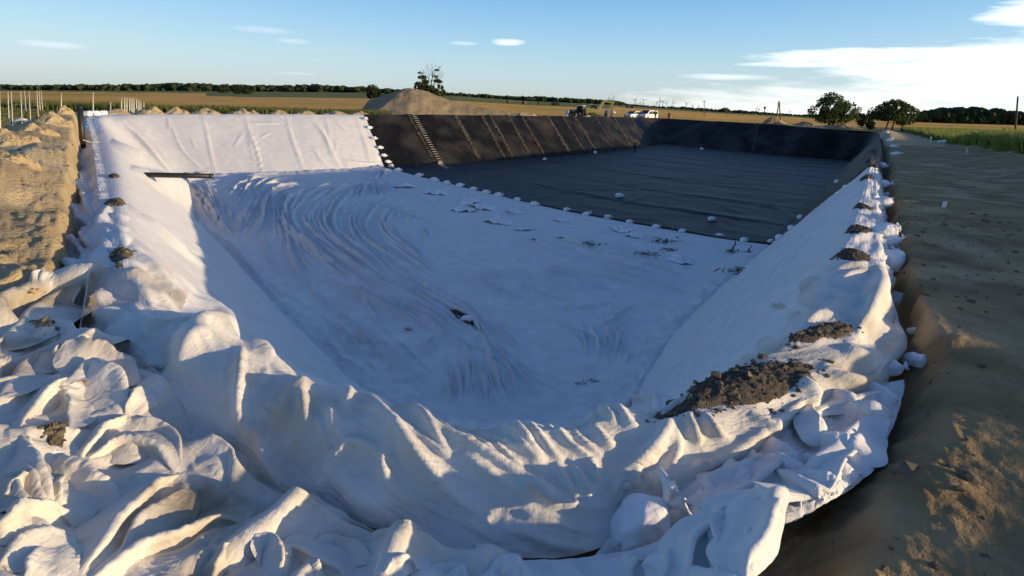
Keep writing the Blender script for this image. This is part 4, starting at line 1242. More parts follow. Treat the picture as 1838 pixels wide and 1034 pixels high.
pl = loose('gathered_cloth', [(1205, 880), (1250, 868), (1335, 818), (1440, 742), (1500, 712), (1622, 684)], [(1060, 1010), (1200, 975), (1300, 950), (1400, 942), (1475, 905)],
           [(1205, 880), (1120, 940), (1060, 1010)], [(1622, 684), (1620, 708), (1604, 758), (1580, 805), (1543, 862), (1475, 905)],
           140, 110, [(1210, 880, -0.42), (1330, 830, -0.33), (1440, 745, -0.3), (1600, 690, -0.36), (1560, 780, -0.28), (1480, 890, -0.14), (1400, 930, -0.2), (1300, 940, -0.3), (1100, 990, -0.46),
                      (1460, 800, -0.22), (1340, 880, -0.28)],
           pile_st, 0.35, '', MAT['fabric'], (0.025, 0.004), (1.5, 4.2), 131, 0.20, 19, 16.0,
           [np.s_[:, 0], np.s_[0, ::10], np.s_[::8, -1], np.s_[-1, :]], True)
tag(pl, 'gathered folds of clean white cloth in the trench between rim and right bank', 'fabric')

front_st = cD([
    (30, (44, 30), [(1000, 600), (920, 720), (860, 860), (800, 1000), (770, 1090)]), (26, (30, 34), [(640, 735), (560, 850), (500, 970), (470, 1090)]), (18, (24, 30), [(640, 740), (625, 880), (650, 1060)]),
    (20, 30, [(275, 950), (225, 1010), (200, 1090)]), (16, 24, [(400, 920), (390, 1000), (360, 1090)]), (14, 26, [(700, 760), (720, 880), (780, 960)]), (14, 22, [(520, 840), (600, 780), (700, 740)]),
    (14, 24, [(800, 700), (900, 660), (980, 615)]), (12, 20, [(780, 960), (820, 920), (830, 860)]),
]) + cC([(20, 34, [(-40, 1010), (60, 970), (170, 1000)]), (22, 34, [(470, 1010), (560, 980), (620, 1000), (600, 1080)]), (14, 26, [(740, 1060), (860, 1020), (960, 980)]), (16, 26, [(300, 1000), (380, 1060)])])
fs = loose('front_cloth', [(690, 1030), (800, 1012), (930, 1010), (1080, 1000), (1190, 972), (1280, 925), (1350, 893), (1408, 876)], [(660, 1230), (900, 1230), (1120, 1220), (1290, 1200)],
           [(690, 1030), (670, 1130), (660, 1230)], [(1408, 876), (1412, 900), (1385, 970), (1345, 1050), (1310, 1130), (1290, 1200)],
           130, 70, [(700, 1040, -0.36), (900, 1020, -0.38), (1090, 1005, -0.40), (1280, 925, -0.18), (1408, 880, -0.04), (1340, 1060, -0.04), (1200, 1050, -0.22), (1000, 1100, -0.3), (700, 1200, -0.3), (1290, 1200, -0.02)],
           front_st, 0.8, '', MAT['fabric'], (0.025, 0.004), (1.6, 4.4), 151, 0.10, 19, 14.0,
           [np.s_[:, -1], np.s_[0, :], np.s_[::13, 0], np.s_[-1, :]], True)
tag(fs, 'flap of white cloth in the foreground with a sunlit edge beside the right bank', 'fabric')
# ------------------------------------------------------------------ black liner: wall strips and floor strips
NT_K = (20, 26, 70, 2)
GK = loft(SK, 420, NT_K, 6)
nks, nkt = GK.shape[:2]
KX, KY, _ = proj(GK)
liner = empty('pond_liner', atz(np.array(1150.0), np.array(340.0), FLOORZ), 'black rubber liner welded in strips covering the far half of the pit', 'pond liner')
loc0 = np.array(liner.location)
mid = GK[:, NT_K[0] + 13]
arc = np.r_[0, np.cumsum(np.linalg.norm(np.diff(mid, axis=0), axis=1))][:, None] * np.ones_like(KX)
tu = np.arange(nkt)[None, :] * np.ones_like(KX)
kex = 0.05 * fbm(arc * 0.16, tu * 0.02, 4, 201) + 0.035 * crease(arc * 0.5, tu * 0.02, 205, 2, 2.4)
front_part = sstep(60, 35, GK[..., 1])
kex = kex + 0.05 * crease(arc * 0.2, tu * 0.16, 207, 2, 2.0) * front_part
GKd = displaced(GK, np.zeros_like(KX), None, kex)
top_px = KX[:, NT_K[0] + NT_K[1]]
seam_px_back = [735, 818, 881, 935, 985, 1030, 1068, 1103, 1134, 1160]
seam_px_end = [1362]
corner = int(np.argmax(GK[:, NT_K[0] + NT_K[1], 1]))
ids = [0, int(nks * 0.0)]
cuts = [0]
# right slope: two cuts, end wall: its seam, back wall: the dusty seams
right_end = int(np.argmin(np.abs(np.arange(nks) - 0)))
for px in (1566.5, 1571):
    cuts.append(int(np.argmin(np.abs(top_px[:corner] - px) + 1e3 * (np.arange(corner) > corner * 0.7))))
for px in seam_px_end:
    seg = np.arange(nks); cuts.append(int(np.argmin(np.where(seg < corner, np.abs(top_px - px), 1e9))))
cuts.append(corner)
for px in seam_px_back[::-1]:
    seg = np.arange(nks); cuts.append(int(np.argmin(np.where(seg > corner, np.abs(top_px - px), 1e9))))
cuts.append(nks - 1)
cuts = sorted(set(cuts))
for a, b in zip(cuts[:-1], cuts[1:]):
    if b - a < 1: continue
    sub = GKd[a:b + 1].copy()
    mesh_np('wall_strip', sub.reshape(-1, 3) - loc0, grid_faces(b - a + 1, nkt), MAT['liner_wall'], liner)
# floor strips
bk_i = [i for i in range(corner, nks)]
back_foot = GK[bk_i[::-1], NT_K[0] + NT_K[1] + NT_K[2]]              # white boundary -> far corner
right_foot = GK[:corner + 1, NT_K[0] + NT_K[1] + NT_K[2]]
k2 = int(np.argmin(np.hypot(*(right_foot[:, :2] - SK[3, 3, :2]).T)))
end_foot = right_foot[k2:][::-1]                                     # far corner -> right corner (along the end wall)
right_foot = right_foot[:k2 + 1]                                     # white boundary -> right corner
nU, nV = 300, 200
Lc = catmull(back_foot[::4], nU); Rc = catmull(right_foot[::4] if len(right_foot) > 12 else right_foot, nU)
Bc = catmull(divw, nV); Tc = catmull(end_foot[::3], nV)
# strips are narrower on the right than at the back: map u by hand
u = np.linspace(0, 1, nU)[:, None, None]; v = np.linspace(0, 1, nV)[None, :, None]
FK = ((1 - u) * Bc[None] + u * Tc[None] + (1 - v) * Lc[:, None] + v * Rc[:, None]
      - ((1 - u) * (1 - v) * Bc[0] + (1 - u) * v * Bc[-1] + u * (1 - v) * Tc[0] + u * v * Tc[-1]))
FK[..., 2] = FLOORZ + 0.05
FK = np.concatenate([FK[:, :1] + (FK[:, :1] - FK[:, 4:5]) * .8 - np.array([0, 0, .12]), FK, FK[:, -1:] + (FK[:, -1:] - FK[:, -5:-4]) * .8 - np.array([0, 0, .12])], 1)
FK = np.concatenate([FK, FK[-1:] + (FK[-1:] - FK[-5:-4]) * .8 - np.array([0, 0, .12])], 0)
nU += 1; nV += 2
v = np.linspace(0, 1, nV)[None, :, None]
QX, QY, _ = proj(FK)
kst = cL([
    (3, 5, [(0, 180), (200, 205), (420, 235)]), (3, 5, [(580, 265), (720, 285), (950, 320), (1150, 350), (1400, 385), (1660, 410)]), (3, 5, [(760, 345 - 160), (980, 210), (1240, 240), (1420, 270), (1620, 300), (1760, 300)]),
    (2, 4, [(380, 300), (560, 250), (760, 185)]), (2, 4, [(1220, 230), (1240, 300), (1400, 340)]), (2, 5, [(1180, 370), (1300, 420)]), (2, 4, [(1500, 270), (1600, 310), (1690, 345)]),
]) + cK([(2.5, 4, [(1100, 420), (1250, 415), (1400, 425), (1540, 470)]), (2, 3, [(760, 300), (900, 330), (1200, 380), (1500, 430), (1838, 500)])])
hk = strokes(QX, QY, kst)
wx, wy = FK[..., 0], FK[..., 1]
FK[..., 2] += hk * np.linalg.norm(FK, axis=-1) / F * 0.8 + 0.05 * fbm(wx * 0.12, wy * 0.12, 4, 221) + 0.05 * crease(wx * 0.16, wy * 0.16, 225, 3, 3.0) * np.clip(v[..., 0] * 8, 0, 1)
ucuts = [0, 0.085, 0.19, 0.31, 0.43, 0.54, 0.64, 0.74, 0.83, 0.91, 1.0]
ucuts = [int(round(c * (nU - 1))) for c in ucuts]
for n_, (a, b) in enumerate(zip(ucuts[:-1], ucuts[1:])):
    sub = FK[a:b + 1].copy()
    # every strip laps over the next one: raised welded edge
    lap = np.zeros(b - a + 1); lap[-1:] = 0.012
    sub[..., 2] += lap[:, None]
    st = mesh_np('floor_strip', sub.reshape(-1, 3) - loc0, grid_faces(b - a + 1, nV), MAT['liner'], liner)
    m = sub[-1] + np.array([0, 0, 0.0])
    mb = MB(); mb.tube(m[::4], 0.008 + 0.00015 * m[::4, 1], 6, True)
    if n_ < len(ucuts) - 2: mb.build('weld_seam', MAT['liner'], st, True); scene.objects[-1]
# weld seams and dusty rubble bands down the walls
for sm in [o for o in scene.objects if o.name.startswith('weld_seam')]:
    sm.location = -loc0


def wall_band(i, w0, w1, mat, name, amp, seed, t0=0, t1=None):
    j0 = NT_K[0] + 8 + t0; j1 = (NT_K[0] + NT_K[1] + NT_K[2] - 2) if t1 is None else t1
    c = GKd[i, j0:j1]
    d = GKd[min(i + 1, nks - 1), j0:j1] - GKd[max(i - 1, 0), j0:j1]
    d /= np.linalg.norm(d, axis=1, keepdims=True)
    nrm = np.cross(d, np.gradient(c, axis=0)); nrm /= np.linalg.norm(nrm, axis=1, keepdims=True)
    nrm *= np.sign(nrm[:, 2:3])
    m = len(c); k = 9
    r = np.random.default_rng(seed)
    cols = np.linspace(w0, w1, k)
    jit = r.normal(0, 0.10, (m, k))
    hgt = np.abs(r.normal(0, amp, (m, k))) * np.sin(np.linspace(0, np.pi, k))[None]
    hgt *= (0.3 + 0.7 * (0.5 + 0.5 * noise(np.arange(m)[:, None] * 0.23, cols[None] * 0.5, seed)))
    hgt[:, 0] = hgt[:, -1] = -0.06
    P = c[:, None] + d[:, None] * (cols[None, :, None] + jit[..., None]) + nrm[:, None] * (hgt + 0.035)[..., None]
    return mesh_np(name, P.reshape(-1, 3) - loc0, grid_faces(m, k), mat, liner)


wallc = [c for c in cuts if c > corner and c < nks - 1]
for n_, c in enumerate(wallc):
    wall_band(c, -0.12, 0.28 + 0.12 * (n_ % 3), MAT['dust'], 'dusty_seam', 0.035, 300 + n_)
for n_, px in enumerate((863, 912, 1008)):
    seg = np.arange(nks); c = int(np.argmin(np.where(seg > corner, np.abs(top_px - px), 1e9)))
    wall_band(c, -0.2, 0.2, MAT['dust'], 'dusty_band', 0.03, 330 + n_, 10)
c = cuts[[i for i, q in enumerate(cuts) if q < corner][-1]]
wall_band(c, -0.25, 0.25, MAT['dust'], 'dusty_seam', 0.07, 350)
# ------------------------------------------------------------------ everything that stands, lies or grows here
from mathutils.bvhtree import BVHTree


def bvh_np(V, Fc):
    return BVHTree.FromPolygons(V.tolist(), Fc.tolist())


def obj_world(o):
    n = len(o.data.vertices); a = np.empty(n * 3, np.float32); o.data.vertices.foreach_get('co', a)
    a = a.reshape(-1, 3).astype(float)
    f = np.empty(len(o.data.polygons) * 4, np.int32); o.data.polygons.foreach_get('vertices', f)
    p = o
    off = np.zeros(3)
    while p is not None:
        off += np.array(p.location); p = p.parent
    return a + off, f.reshape(-1, 4)


sv, sf = [], []
k0 = 0
for o_ in [walls] + [c for c in scene.objects if c.name.startswith(('floor_cloth', 'floor_strip', 'wall_strip', 'fabric_panel'))] + [ap, pl, fs]:
    v_, f_ = obj_world(o_)
    sv.append(v_); sf.append(f_ + k0); k0 += len(v_)
CLOTH = bvh_np(np.vstack(sv), np.vstack(sf))
gsel = (GV[:, 1] > 0.5) & (np.abs(GV[:, 0]) < 1.2 * GV[:, 1] + 3)
gff = gf[gsel[gf].all(1)]
GROUND = bvh_np(GV, gff)


def hit(px, py, tree=None):
    """first surface met at this pixel"""
    d = ray(np.array(float(px)), np.array(float(py))); d = d / np.linalg.norm(d)
    best = None
    for t in ([CLOTH, GROUND] if tree is None else [tree]):
        r = t.ray_cast(Vector((0, 0, CAMZ)), Vector(d))
        if r[0] is not None and (best is None or r[3] < best[1]):
            best = (np.array(r[0]), r[3])
    return best[0] if best else None


def down(x, y, tree=None, dflt=0.0, z0=9.0):
    best = None
    for t in ([CLOTH, GROUND] if tree is None else [tree]):
        r = t.ray_cast(Vector((x, y, z0)), Vector((0, 0, -1)))
        if r[0] is not None and (best is None or r[0].z > best):
            best = r[0].z
    return dflt if best is None else best


def on_ground(px, D):
    """ground point straight below pixel column px at the distance D"""
    p = atd(np.array(float(px)), np.array(200.0), D)
    for _ in range(3):
        z = down(p[0], p[1], GROUND, 0.0, 40.0)
        q = np.array([p[0], p[1], z]); x, y, _w = proj(q[None])
        p = atd(np.array(px + 0.0), np.array(float(y[0])), D)
    return np.array([p[0], p[1], down(p[0], p[1], GROUND, 0.0, 40.0)])


def fold_band(name, pts, h, w, parent, mat, seed, side=1, rise=1.0):
    """a standing fold of the cloth that breaks over on one side like a wave"""
    r = np.random.default_rng(seed)
    Q_ = catmull(pts, 46)
    L_ = [hit(x, y) for x, y in Q_]
    if any(q is None for q in L_): return None
    P = np.array(L_)
    if P[:, 1].max() > P[:, 1].min() * 1.9 or P[:, 1].max() > 12: return None
    for _ in range(70):
        P[1:-1] = .25 * P[:-2] + .5 * P[1:-1] + .25 * P[2:]
    k = np.linalg.norm(P - np.array([0, 0, CAMZ]), axis=1).mean() / F
    n = len(P)
    t = np.gradient(P, axis=0); t[:, 2] = 0; t /= np.linalg.norm(t, axis=1, keepdims=True) + 1e-9
    nrm = np.stack([-t[:, 1], t[:, 0], 0 * t[:, 0]], 1) * side
    prof = catmull([(-2.6, -.35), (-1.9, .02), (-1.2, .22), (-.6, .55), (-.2, .88), (.02, 1.0), (.2, .97), (.30, .84), (.27, .62), (.18, .40), (.22, .18), (.40, -.02), (.6, -.4)], 34)
    s = np.linspace(0, 1, n)
    tp = np.sin(np.pi * s) ** .75
    wob = 1 + .28 * noise(s * 2.6 + seed, s * 0, seed)
    hh = h * k * tp * wob * rise; ww = w * k * (.35 + .65 * tp) * (1 + .25 * noise(s * 2.2, s * 0 + seed, seed + 1)) * .55
    sway = .22 * w * k * noise(s * 3 + 9, s * 0, seed + 2)
    small = 1 + .10 * noise(s[:, None] * 22, prof[None, :, 0] * 1.5, seed + 3)
    G_ = P[:, None] + nrm[:, None] * (prof[None, :, 0] * ww[:, None] + sway[:, None])[..., None]
    G_[..., 2] += prof[None, :, 1] * hh[:, None] * small - .012
    return mesh_np(name, G_.reshape(-1, 3), grid_faces(n, len(prof)), mat, parent)


def pxm(px, D):
    return px * D / F


ORD = ['first', 'second', 'third', 'fourth', 'fifth', 'sixth', 'seventh', 'eighth', 'ninth', 'tenth', 'eleventh', 'twelfth', 'thirteenth', 'fourteenth',
       'fifteenth', 'sixteenth', 'seventeenth', 'eighteenth', 'nineteenth', 'twentieth']


# ---- standing folds on the loose cloth
k_ = 0
long_folds = cD([(13, 30, [(1490, 150), (1400, 165), (1300, 185), (1190, 225), (1090, 260)]), (15, 30, [(1430, 250), (1330, 315), (1210, 410), (1110, 500), (1010, 560)]), (11, 22, [(1350, 375), (1280, 450), (1230, 545), (1150, 630)]),
    (16, 30, [(1075, 415), (950, 500), (820, 600), (650, 690), (500, 780)]), (13, 26, [(870, 425), (790, 495), (690, 540), (560, 585), (450, 650)]), (14, 22, [(1097, 195), (1118, 290), (1140, 400)]),
    (12, 28, [(1100, 640), (920, 640), (720, 695), (560, 770)]), (11, 24, [(1400, 300), (1300, 400), (1250, 480)])])
for (lst, par, mt, lim) in ((apron_st, ap, 'fabric_dirty', 15), (long_folds, pl, 'fabric', 5), (front_st, fs, 'fabric', 15)):
    for (h, w, pts) in lst:
        if h < lim: continue
        k_ += 1
        wmean = w if not isinstance(w, tuple) else max(w)
        fold_band('fold', pts, h * 0.92, wmean * 1.0, par, MAT[mt], 900 + k_, 1 if k_ % 3 else -1)

# ---- clods
def ico(sub=1):
    import bmesh
    bm = bmesh.new(); bmesh.ops.create_icosphere(bm, subdivisions=sub, radius=1)
    V = np.array([v.co[:] for v in bm.verts]); Fc = np.array([[v.index for v in f.verts] for f in bm.faces]); bm.free()
    return V, Fc


ICO1, ICOF1 = ico(1)
ICO2, ICOF2 = ico(2)


def scatter_blobs(name, P, S, mat, parent=None, seed=0, base=(ICO1, ICOF1), squash=0.7, rough=0.25):
    r = np.random.default_rng(seed)
    V0, F0 = base
    n = len(P)
    J = 1 + r.normal(0, rough, (n, len(V0), 1))
    V = V0[None] * J * (np.asarray(S)[:, None, None] * np.stack([r.uniform(.7, 1.3, n), r.uniform(.7, 1.3, n), r.uniform(.6, 1.1, n) * squash], 1)[:, None])
    th = r.uniform(0, 6.28, n); c, s = np.cos(th)[:, None], np.sin(th)[:, None]
    V = np.stack([V[..., 0] * c - V[..., 1] * s, V[..., 0] * s + V[..., 1] * c, V[..., 2]], -1)
    V = V + np.asarray(P)[:, None]
    Fc = F0[None] + (np.arange(n) * len(V0))[:, None, None]
    return mesh_np(name, V.reshape(-1, 3), Fc.reshape(-1, 3), mat, parent, smooth=False)


def soil_pile(cx, cy, xl, xr, yt, yb, h, label, group, seed, mat='darksoil', clods=60, z0=0.0, corners=None):
    if corners is None:
        corners = [(xl, cy), (xr, cy), (cx, yt), (cx, yb)]

    def lay(x_, y_):
        q_ = atz(np.array(float(x_)), np.array(float(y_)), z0); h_ = hit(x_, y_)
        return h_ if h_ is not None and abs(h_[1] - q_[1]) < 0.05 * q_[1] + .05 else q_
    q4 = [lay(x_, y_) for x_, y_ in corners]
    a = (q4[1] - q4[0]) / 2; b = (q4[2] - q4[3]) / 2; c = sum(q4) / 4
    a = a * np.array([1, 1, 0]); b = b * np.array([1, 1, 0])
    r = np.linspace(0, 1, 26); t = np.linspace(0, 2 * np.pi, 72, endpoint=False)
    R_, T_ = np.meshgrid(r, t, indexing='ij')
    wob = 1 + 0.22 * noise(np.cos(T_) * 1.7 + seed, np.sin(T_) * 1.7, seed) + 0.08 * noise(np.cos(T_) * 6 + seed, np.sin(T_) * 6, seed + 1)
    X = c[0] + R_ * wob * (a[0] * np.cos(T_) + b[0] * np.sin(T_)); Y = c[1] + R_ * wob * (a[1] * np.cos(T_) + b[1] * np.sin(T_))
    base = np.array([down(x, y) for x, y in zip(X.ravel(), Y.ravel())]).reshape(X.shape)
    base = np.maximum(base, np.median(base) - 0.05)
    s = np.linalg.norm(a)
    k = 3.0 / max(s, 0.15)
    Z = base + h * 0.50 * (1 - R_ ** 2) ** 0.8 * (0.85 + 0.3 * noise(X * k * .6, Y * k * .6, seed + 2)) - 0.03 * R_ ** 8 + 0.012 * (1 + s) * fbm(X * k * 2.5, Y * k * 2.5, 4, seed + 3, .65) * (1 - R_ ** 6)
    root = empty('soil_pile', (c[0], c[1], float(base.min())), label, 'soil pile', group)
    L = np.array(root.location)
    V = np.stack([X, Y, Z], -1)
    mesh_np('soil', V.transpose(1, 0, 2).reshape(-1, 3) - L, grid_faces(72, 26, True), MAT[mat], root)
    if clods:
        rr_ = np.random.default_rng(seed)
        i = rr_.integers(0, 24, clods); j = rr_.integers(0, 72, clods)
        i = np.maximum(i, rr_.integers(0, 24, clods))
        P = V[i, j] + rr_.normal(0, 0.006, (clods, 3))
        spill = rr_.uniform(0, 1, clods) < .30          # crumbs that rolled off on to the cloth
        P[spill, :2] = c[:2] + (V[25, j[spill], :2] - c[:2]) * (1 + np.abs(rr_.normal(0, .13, (spill.sum(), 1))))
        P[spill, 2] = [down(x, y) for x, y in P[spill, :2]]
        S = np.clip(rr_.lognormal(-4.75, 0.75, clods), 0.003, 0.045) * (0.7 + 0.5 * s)
        cl = scatter_blobs('clods', P - L, S, MAT['clod'], root, seed); cl['kind'] = 'stuff'
    return root


RP = 'soil piles weighing down the cloth on the rim'
soil_pile(1332, 698, 1205, 1460, 655, 742, 0.15, 'largest dark soil pile weighing down the cloth on the near right rim', RP, 401, clods=420, corners=[(1196, 705), (1460, 670), (1385, 655), (1330, 738)])
soil_pile(1478, 596, 1415, 1536, 578, 615, 0.12, 'dark soil pile second nearest on the right rim, behind the largest one', RP, 402, clods=160, corners=[(1413, 608), (1536, 588), (1490, 578), (1465, 613)])
soil_pile(1530, 461, 1495, 1562, 452, 469, 0.13, 'dark soil pile on the right rim, third nearest to the camera', RP, 403, clods=70)
soil_pile(1543, 414, 1517, 1566, 408, 421, 0.14, 'dark soil pile on the right rim, fourth nearest to the camera', RP, 404, clods=40)
soil_pile(1551, 374, 1530, 1570, 369, 379, 0.13, 'dark soil pile on the right rim, fifth nearest to the camera', RP, 405, clods=30)
soil_pile(1558, 318, 1545, 1570, 315, 322, 0.16, 'dark soil pile on the right rim where the white cloth ends', RP, 406, clods=12)
soil_pile(1562, 291, 1552, 1572, 288.5, 294, 0.16, 'dark soil pile on the right rim just past the end of the white cloth', RP, 407, clods=10)
soil_pile(1566, 272, 1558, 1575, 270, 274, 0.18, 'dark soil pile on the right rim halfway along the black liner', RP, 408, clods=0)
soil_pile(217, 457, 195, 241, 446, 469, 0.12, 'brown soil pile on the left rim, nearest and largest of that side', RP, 409, 'clod', 130)
soil_pile(207, 365, 185, 227, 357, 372, 0.13, 'brown soil pile on the left rim, second nearest of that side', RP, 410, 'clod', 70)
soil_pile(205, 317, 193, 216, 313, 321, 0.12, 'small brown soil pile on the left rim, farthest of that side', RP, 411, 'clod', 30)
soil_pile(213, 477, 204, 223, 473, 482, 0.04, 'tiny brown soil patch on the left rim just below the largest pile', RP, 412, 'clod', 16)
CP = 'soil patches on the loose cloth'
soil_pile(76, 566, 54, 98, 545, 582, 0.05, 'patch of pale soil on the crumpled cloth beside the left bank, largest', CP, 413, 'sand', 60)
soil_pile(62, 525, 48, 80, 519, 531, 0.03, 'small patch of soil on the upper edge of the crumpled cloth', CP, 414, 'sand', 20)
soil_pile(100, 785, 78, 122, 762, 800, 0.05, 'dark soil patch in a gap of the crumpled cloth in the foreground', CP, 415, 'clod', 50)

# ---- sandbags
_bagmesh = {}


def bag_parts(seed, nu_=40, nv_=26, flare=0.07):
    """lumpy filled sack, 1 unit long, neck towards +X; returns body grid and neck grid"""
    u = np.linspace(0, 2 * np.pi, nu_, endpoint=False)[:, None]; v = np.linspace(-1, 1, nv_)[None]
    x = np.sign(v) * np.abs(v) ** 0.85
    rad = np.clip(1 - np.abs(x) ** 2.6, 0, 1) ** 0.5
    rad = np.where(x > 0.45, rad * (1 - 0.45 * sstep(0.45, 1.0, x)), rad)
    yy = rad * np.sign(np.cos(u)) * np.abs(np.cos(u)) ** 0.65 * 0.64
    zz = rad * np.sign(np.sin(u)) * np.abs(np.sin(u)) ** 0.75 * 0.48
    zz = np.where(zz < 0, zz * 0.62, zz)
    n_ = 0.15 * noise(x * 2.1 + seed * 3, np.cos(u) * 1.3 + np.sin(u) * 1.1, seed) + 0.05 * noise(x * 5 + seed, np.cos(u) * 4 + np.sin(u) * 3, seed + 1)
    fold = 0.13 * crease(np.cos(u) * 2.6 + seed, np.sin(u) * 2.6 + x * 0.5, seed + 2, 2, 1.7) * (0.25 + sstep(-0.2, 0.8, x))
    k = 1 + n_ + fold
    body = np.stack([x * 0.5 * np.ones_like(u) + 0 * u, yy * 0.5 * k, zz * 0.5 * k], -1)
    m = 5
    w = np.linspace(0, 1, m)[None]
    rr_ = (0.055 + flare * w ** 1.3) * (1 + 0.35 * np.sin(5 * u + seed) * w + 0.2 * np.sin(9 * u + 2 * seed) * w)
    neck = np.stack([0.46 + (0.10 + flare * .8) * w + 0.04 * np.sin(4 * u + seed) * w, np.cos(u) * rr_, np.sin(u) * rr_ + 0.03 * w], -1)
    return body, neck


def make_bag(px, py, length, rz, tilt, label, group=None, seed=0, parts=True, squash=1.0, pos=None, sink=0.02, lift=0.0):
    P = hit(px, py) if pos is None else np.array(pos)
    ob = bpy.data.objects.new('sandbag', None)
    if parts:
        b, n = bag_parts(seed, flare=0.15 if length > 0.45 and length < 0.47 else 0.06)
        root = empty('sandbag', (P[0], P[1], P[2] + length * (0.155 * squash) - sink + lift), label, 'sandbag', group, rz)
        bo = mesh_np('sack', (b * length * np.array([1, 1, squash])).reshape(-1, 3), grid_faces(*b.shape[:2], True), MAT['bag'], root)
        no = mesh_np('tied_neck', (n * length * np.array([1, 1, squash])).reshape(-1, 3), grid_faces(*n.shape[:2], True), MAT['bag'], root)
        so_ = no.modifiers.new('thick', 'SOLIDIFY'); so_.thickness = 0.006
        root.rotation_euler = (0, tilt, rz)
        bpy.data.objects.remove(ob)
        return root
    bpy.data.objects.remove(ob)
    key = seed % 5
    if key not in _bagmesh:
        b, n = bag_parts(key + 20, 18, 12)
        V = np.vstack([b.reshape(-1, 3), n[:, ::2].reshape(-1, 3)])
        Fc = np.vstack([grid_faces(18, 12, True), grid_faces(18, 3, True) + 18 * 12])
        o = mesh_np('sandbag', V, Fc, MAT['bag'])
        _bagmesh[key] = o.data
    else:
        o = bpy.data.objects.new('sandbag', _bagmesh[key]); scene.collection.objects.link(o)
    o.location = (P[0], P[1], P[2] + length * 0.15 * squash - sink + lift)
    o.scale = (length, length, length * squash)
    o.rotation_euler = (0, tilt, rz)
    tag(o, label, 'sandbag', group)
    return o


big = make_bag(1152, 962, 0.46, R(12), R(-42), 'large full white sandbag with a tied open neck lying against the near rim', None, 3, True, 1.25, pos=atd(np.array(1148.), np.array(985.), 3.14), lift=0.05)
G1 = 'sandbags along the edge of the black liner on the floor'
line = [(714, 306), (752, 316), (779, 324), (802, 329), (825, 334), (849, 340), (872, 346), (894, 351), (928, 359), (959, 367), (1017, 377), (1052, 385), (1091, 391),
        (1130, 399), (1177, 408), (1224, 415), (1291, 424), (1335, 432), (1384, 434), (1398, 428)]
for i, (x, y) in enumerate(line):
    D = float(atz(np.array(x), np.array(y), FLOORZ)[1])
    make_bag(x, y + 1.5, pxm(13 + 3 * ((i * 7) % 5) / 5, D), rng.uniform(-0.6, 0.9), rng.uniform(-.2, .1), '%s white sandbag from the back wall along the black liner edge' % ORD[i], G1, i, D < 45, 1.25)
G2 = 'sandbags holding the liner edge on the back slope'
sl_ = [(655, 215), (663, 231), (671.5, 250), (682, 267), (688.5, 281), (696, 292.5), (702, 300)]
for i, (x, y) in enumerate(sl_):
    make_bag(x, y, 0.62, rng.uniform(-1, 1), 0.1, '%s white sandbag from the top down the slope along the liner edge' % ORD[i], G2, i + 3, False, 1.3)
G3 = 'sandbags out on the black floor'
for i, (x, y, lb) in enumerate([(1111, 354, 'white sandbag lying alone on the black floor left of centre'), (1277, 396, 'white sandbag lying alone on the black floor near the right slope'),
                                (977, 287, 'tiny white sandbag at the foot of the back slope, nearest to the ladder'), (1068, 275, 'tiny white sandbag at the foot of the back slope behind the standing person'),
                                (1259, 269, 'tiny pale sandbag at the foot of the dark end wall')]):
    P = hit(x, y)
    make_bag(x, y, min(0.8, pxm(15 if i < 2 else 8, P[1])), 0.4 * i, -.1, lb, G3, i + 1, False, 1.3)
G4 = 'sandbags on the right slope along the liner edge'
for i, (x, y, lb) in enumerate([(1419, 411, 'pale sandbag low on the right slope where black meets white'), (1436, 392, 'pale sandbag higher on the right slope where black meets white'), (1502, 328, 'small pale sandbag near the top of the right slope edge')]):
    make_bag(x, y, 0.42, 0.9, -.2, lb, G4, i, False, 1.1)
G5 = 'sandbags and cloth bundles in the right trench'
tr = [(1596, 446, .50, 'white sandbag in the right trench beside the fourth soil pile'), (1601, 480, .55, 'upright white sandbag in the right trench beside the third soil pile'),
      (1608, 552, .42, 'torn white bag in the right trench below the third soil pile'), (1598, 668, .24, 'small white bag wedged between rim and right trench wall'),
      (1644, 655, .26, 'grey bag against the right trench wall near the foreground'), (1640, 598, .16, 'small dirty bag on the right trench wall'), (1588, 424, .5, 'long white bag end sticking out of the rim into the right trench'),
      (1585, 370, .5, 'pale sandbag in the right trench level with the fifth soil pile'), (1590, 358, .5, 'white sandbag leaning on the right trench wall behind the fifth pile'),
      (1583, 337, .55, 'pale sandbag in the middle of the right trench'), (1581, 302, .6, 'white sandbag in the right trench where the white cloth ends'),
      (1607, 278, .62, 'long white bag on the right bank, nearest of the three on the edge'), (1604, 264, .6, 'white bag on the right bank, middle of the three on the edge'), (1597, 252, .65, 'white bag on the right bank, farthest of the three on the edge'),
      (1591, 239, .6, 'tiny white bag at the far end of the right bank')]
for i, (x, y, L, lb) in enumerate(tr):
    make_bag(x, y, L, rng.uniform(-1.2, 1.2), rng.uniform(-.5, .0), lb, G5, i + 2, L < .6 and y > 400, 1.3 if y > 300 else .8)
G6 = 'white bags heaped at the far left corner'
for i, (x, y) in enumerate([(158, 206), (170, 203), (184, 205)]):
    make_bag(x, y, 1.0, i * 0.9, 0, ['leftmost of three white bags heaped behind the standing pipe', 'middle of three white bags heaped behind the standing pipe', 'rightmost of three white bags heaped behind the standing pipe'][i], G6, i, False, 1.2, pos=on_ground(x, 47 + i))

# ---- cloth scraps and weeds on the floor
SC = 'cloth scraps on the white floor'


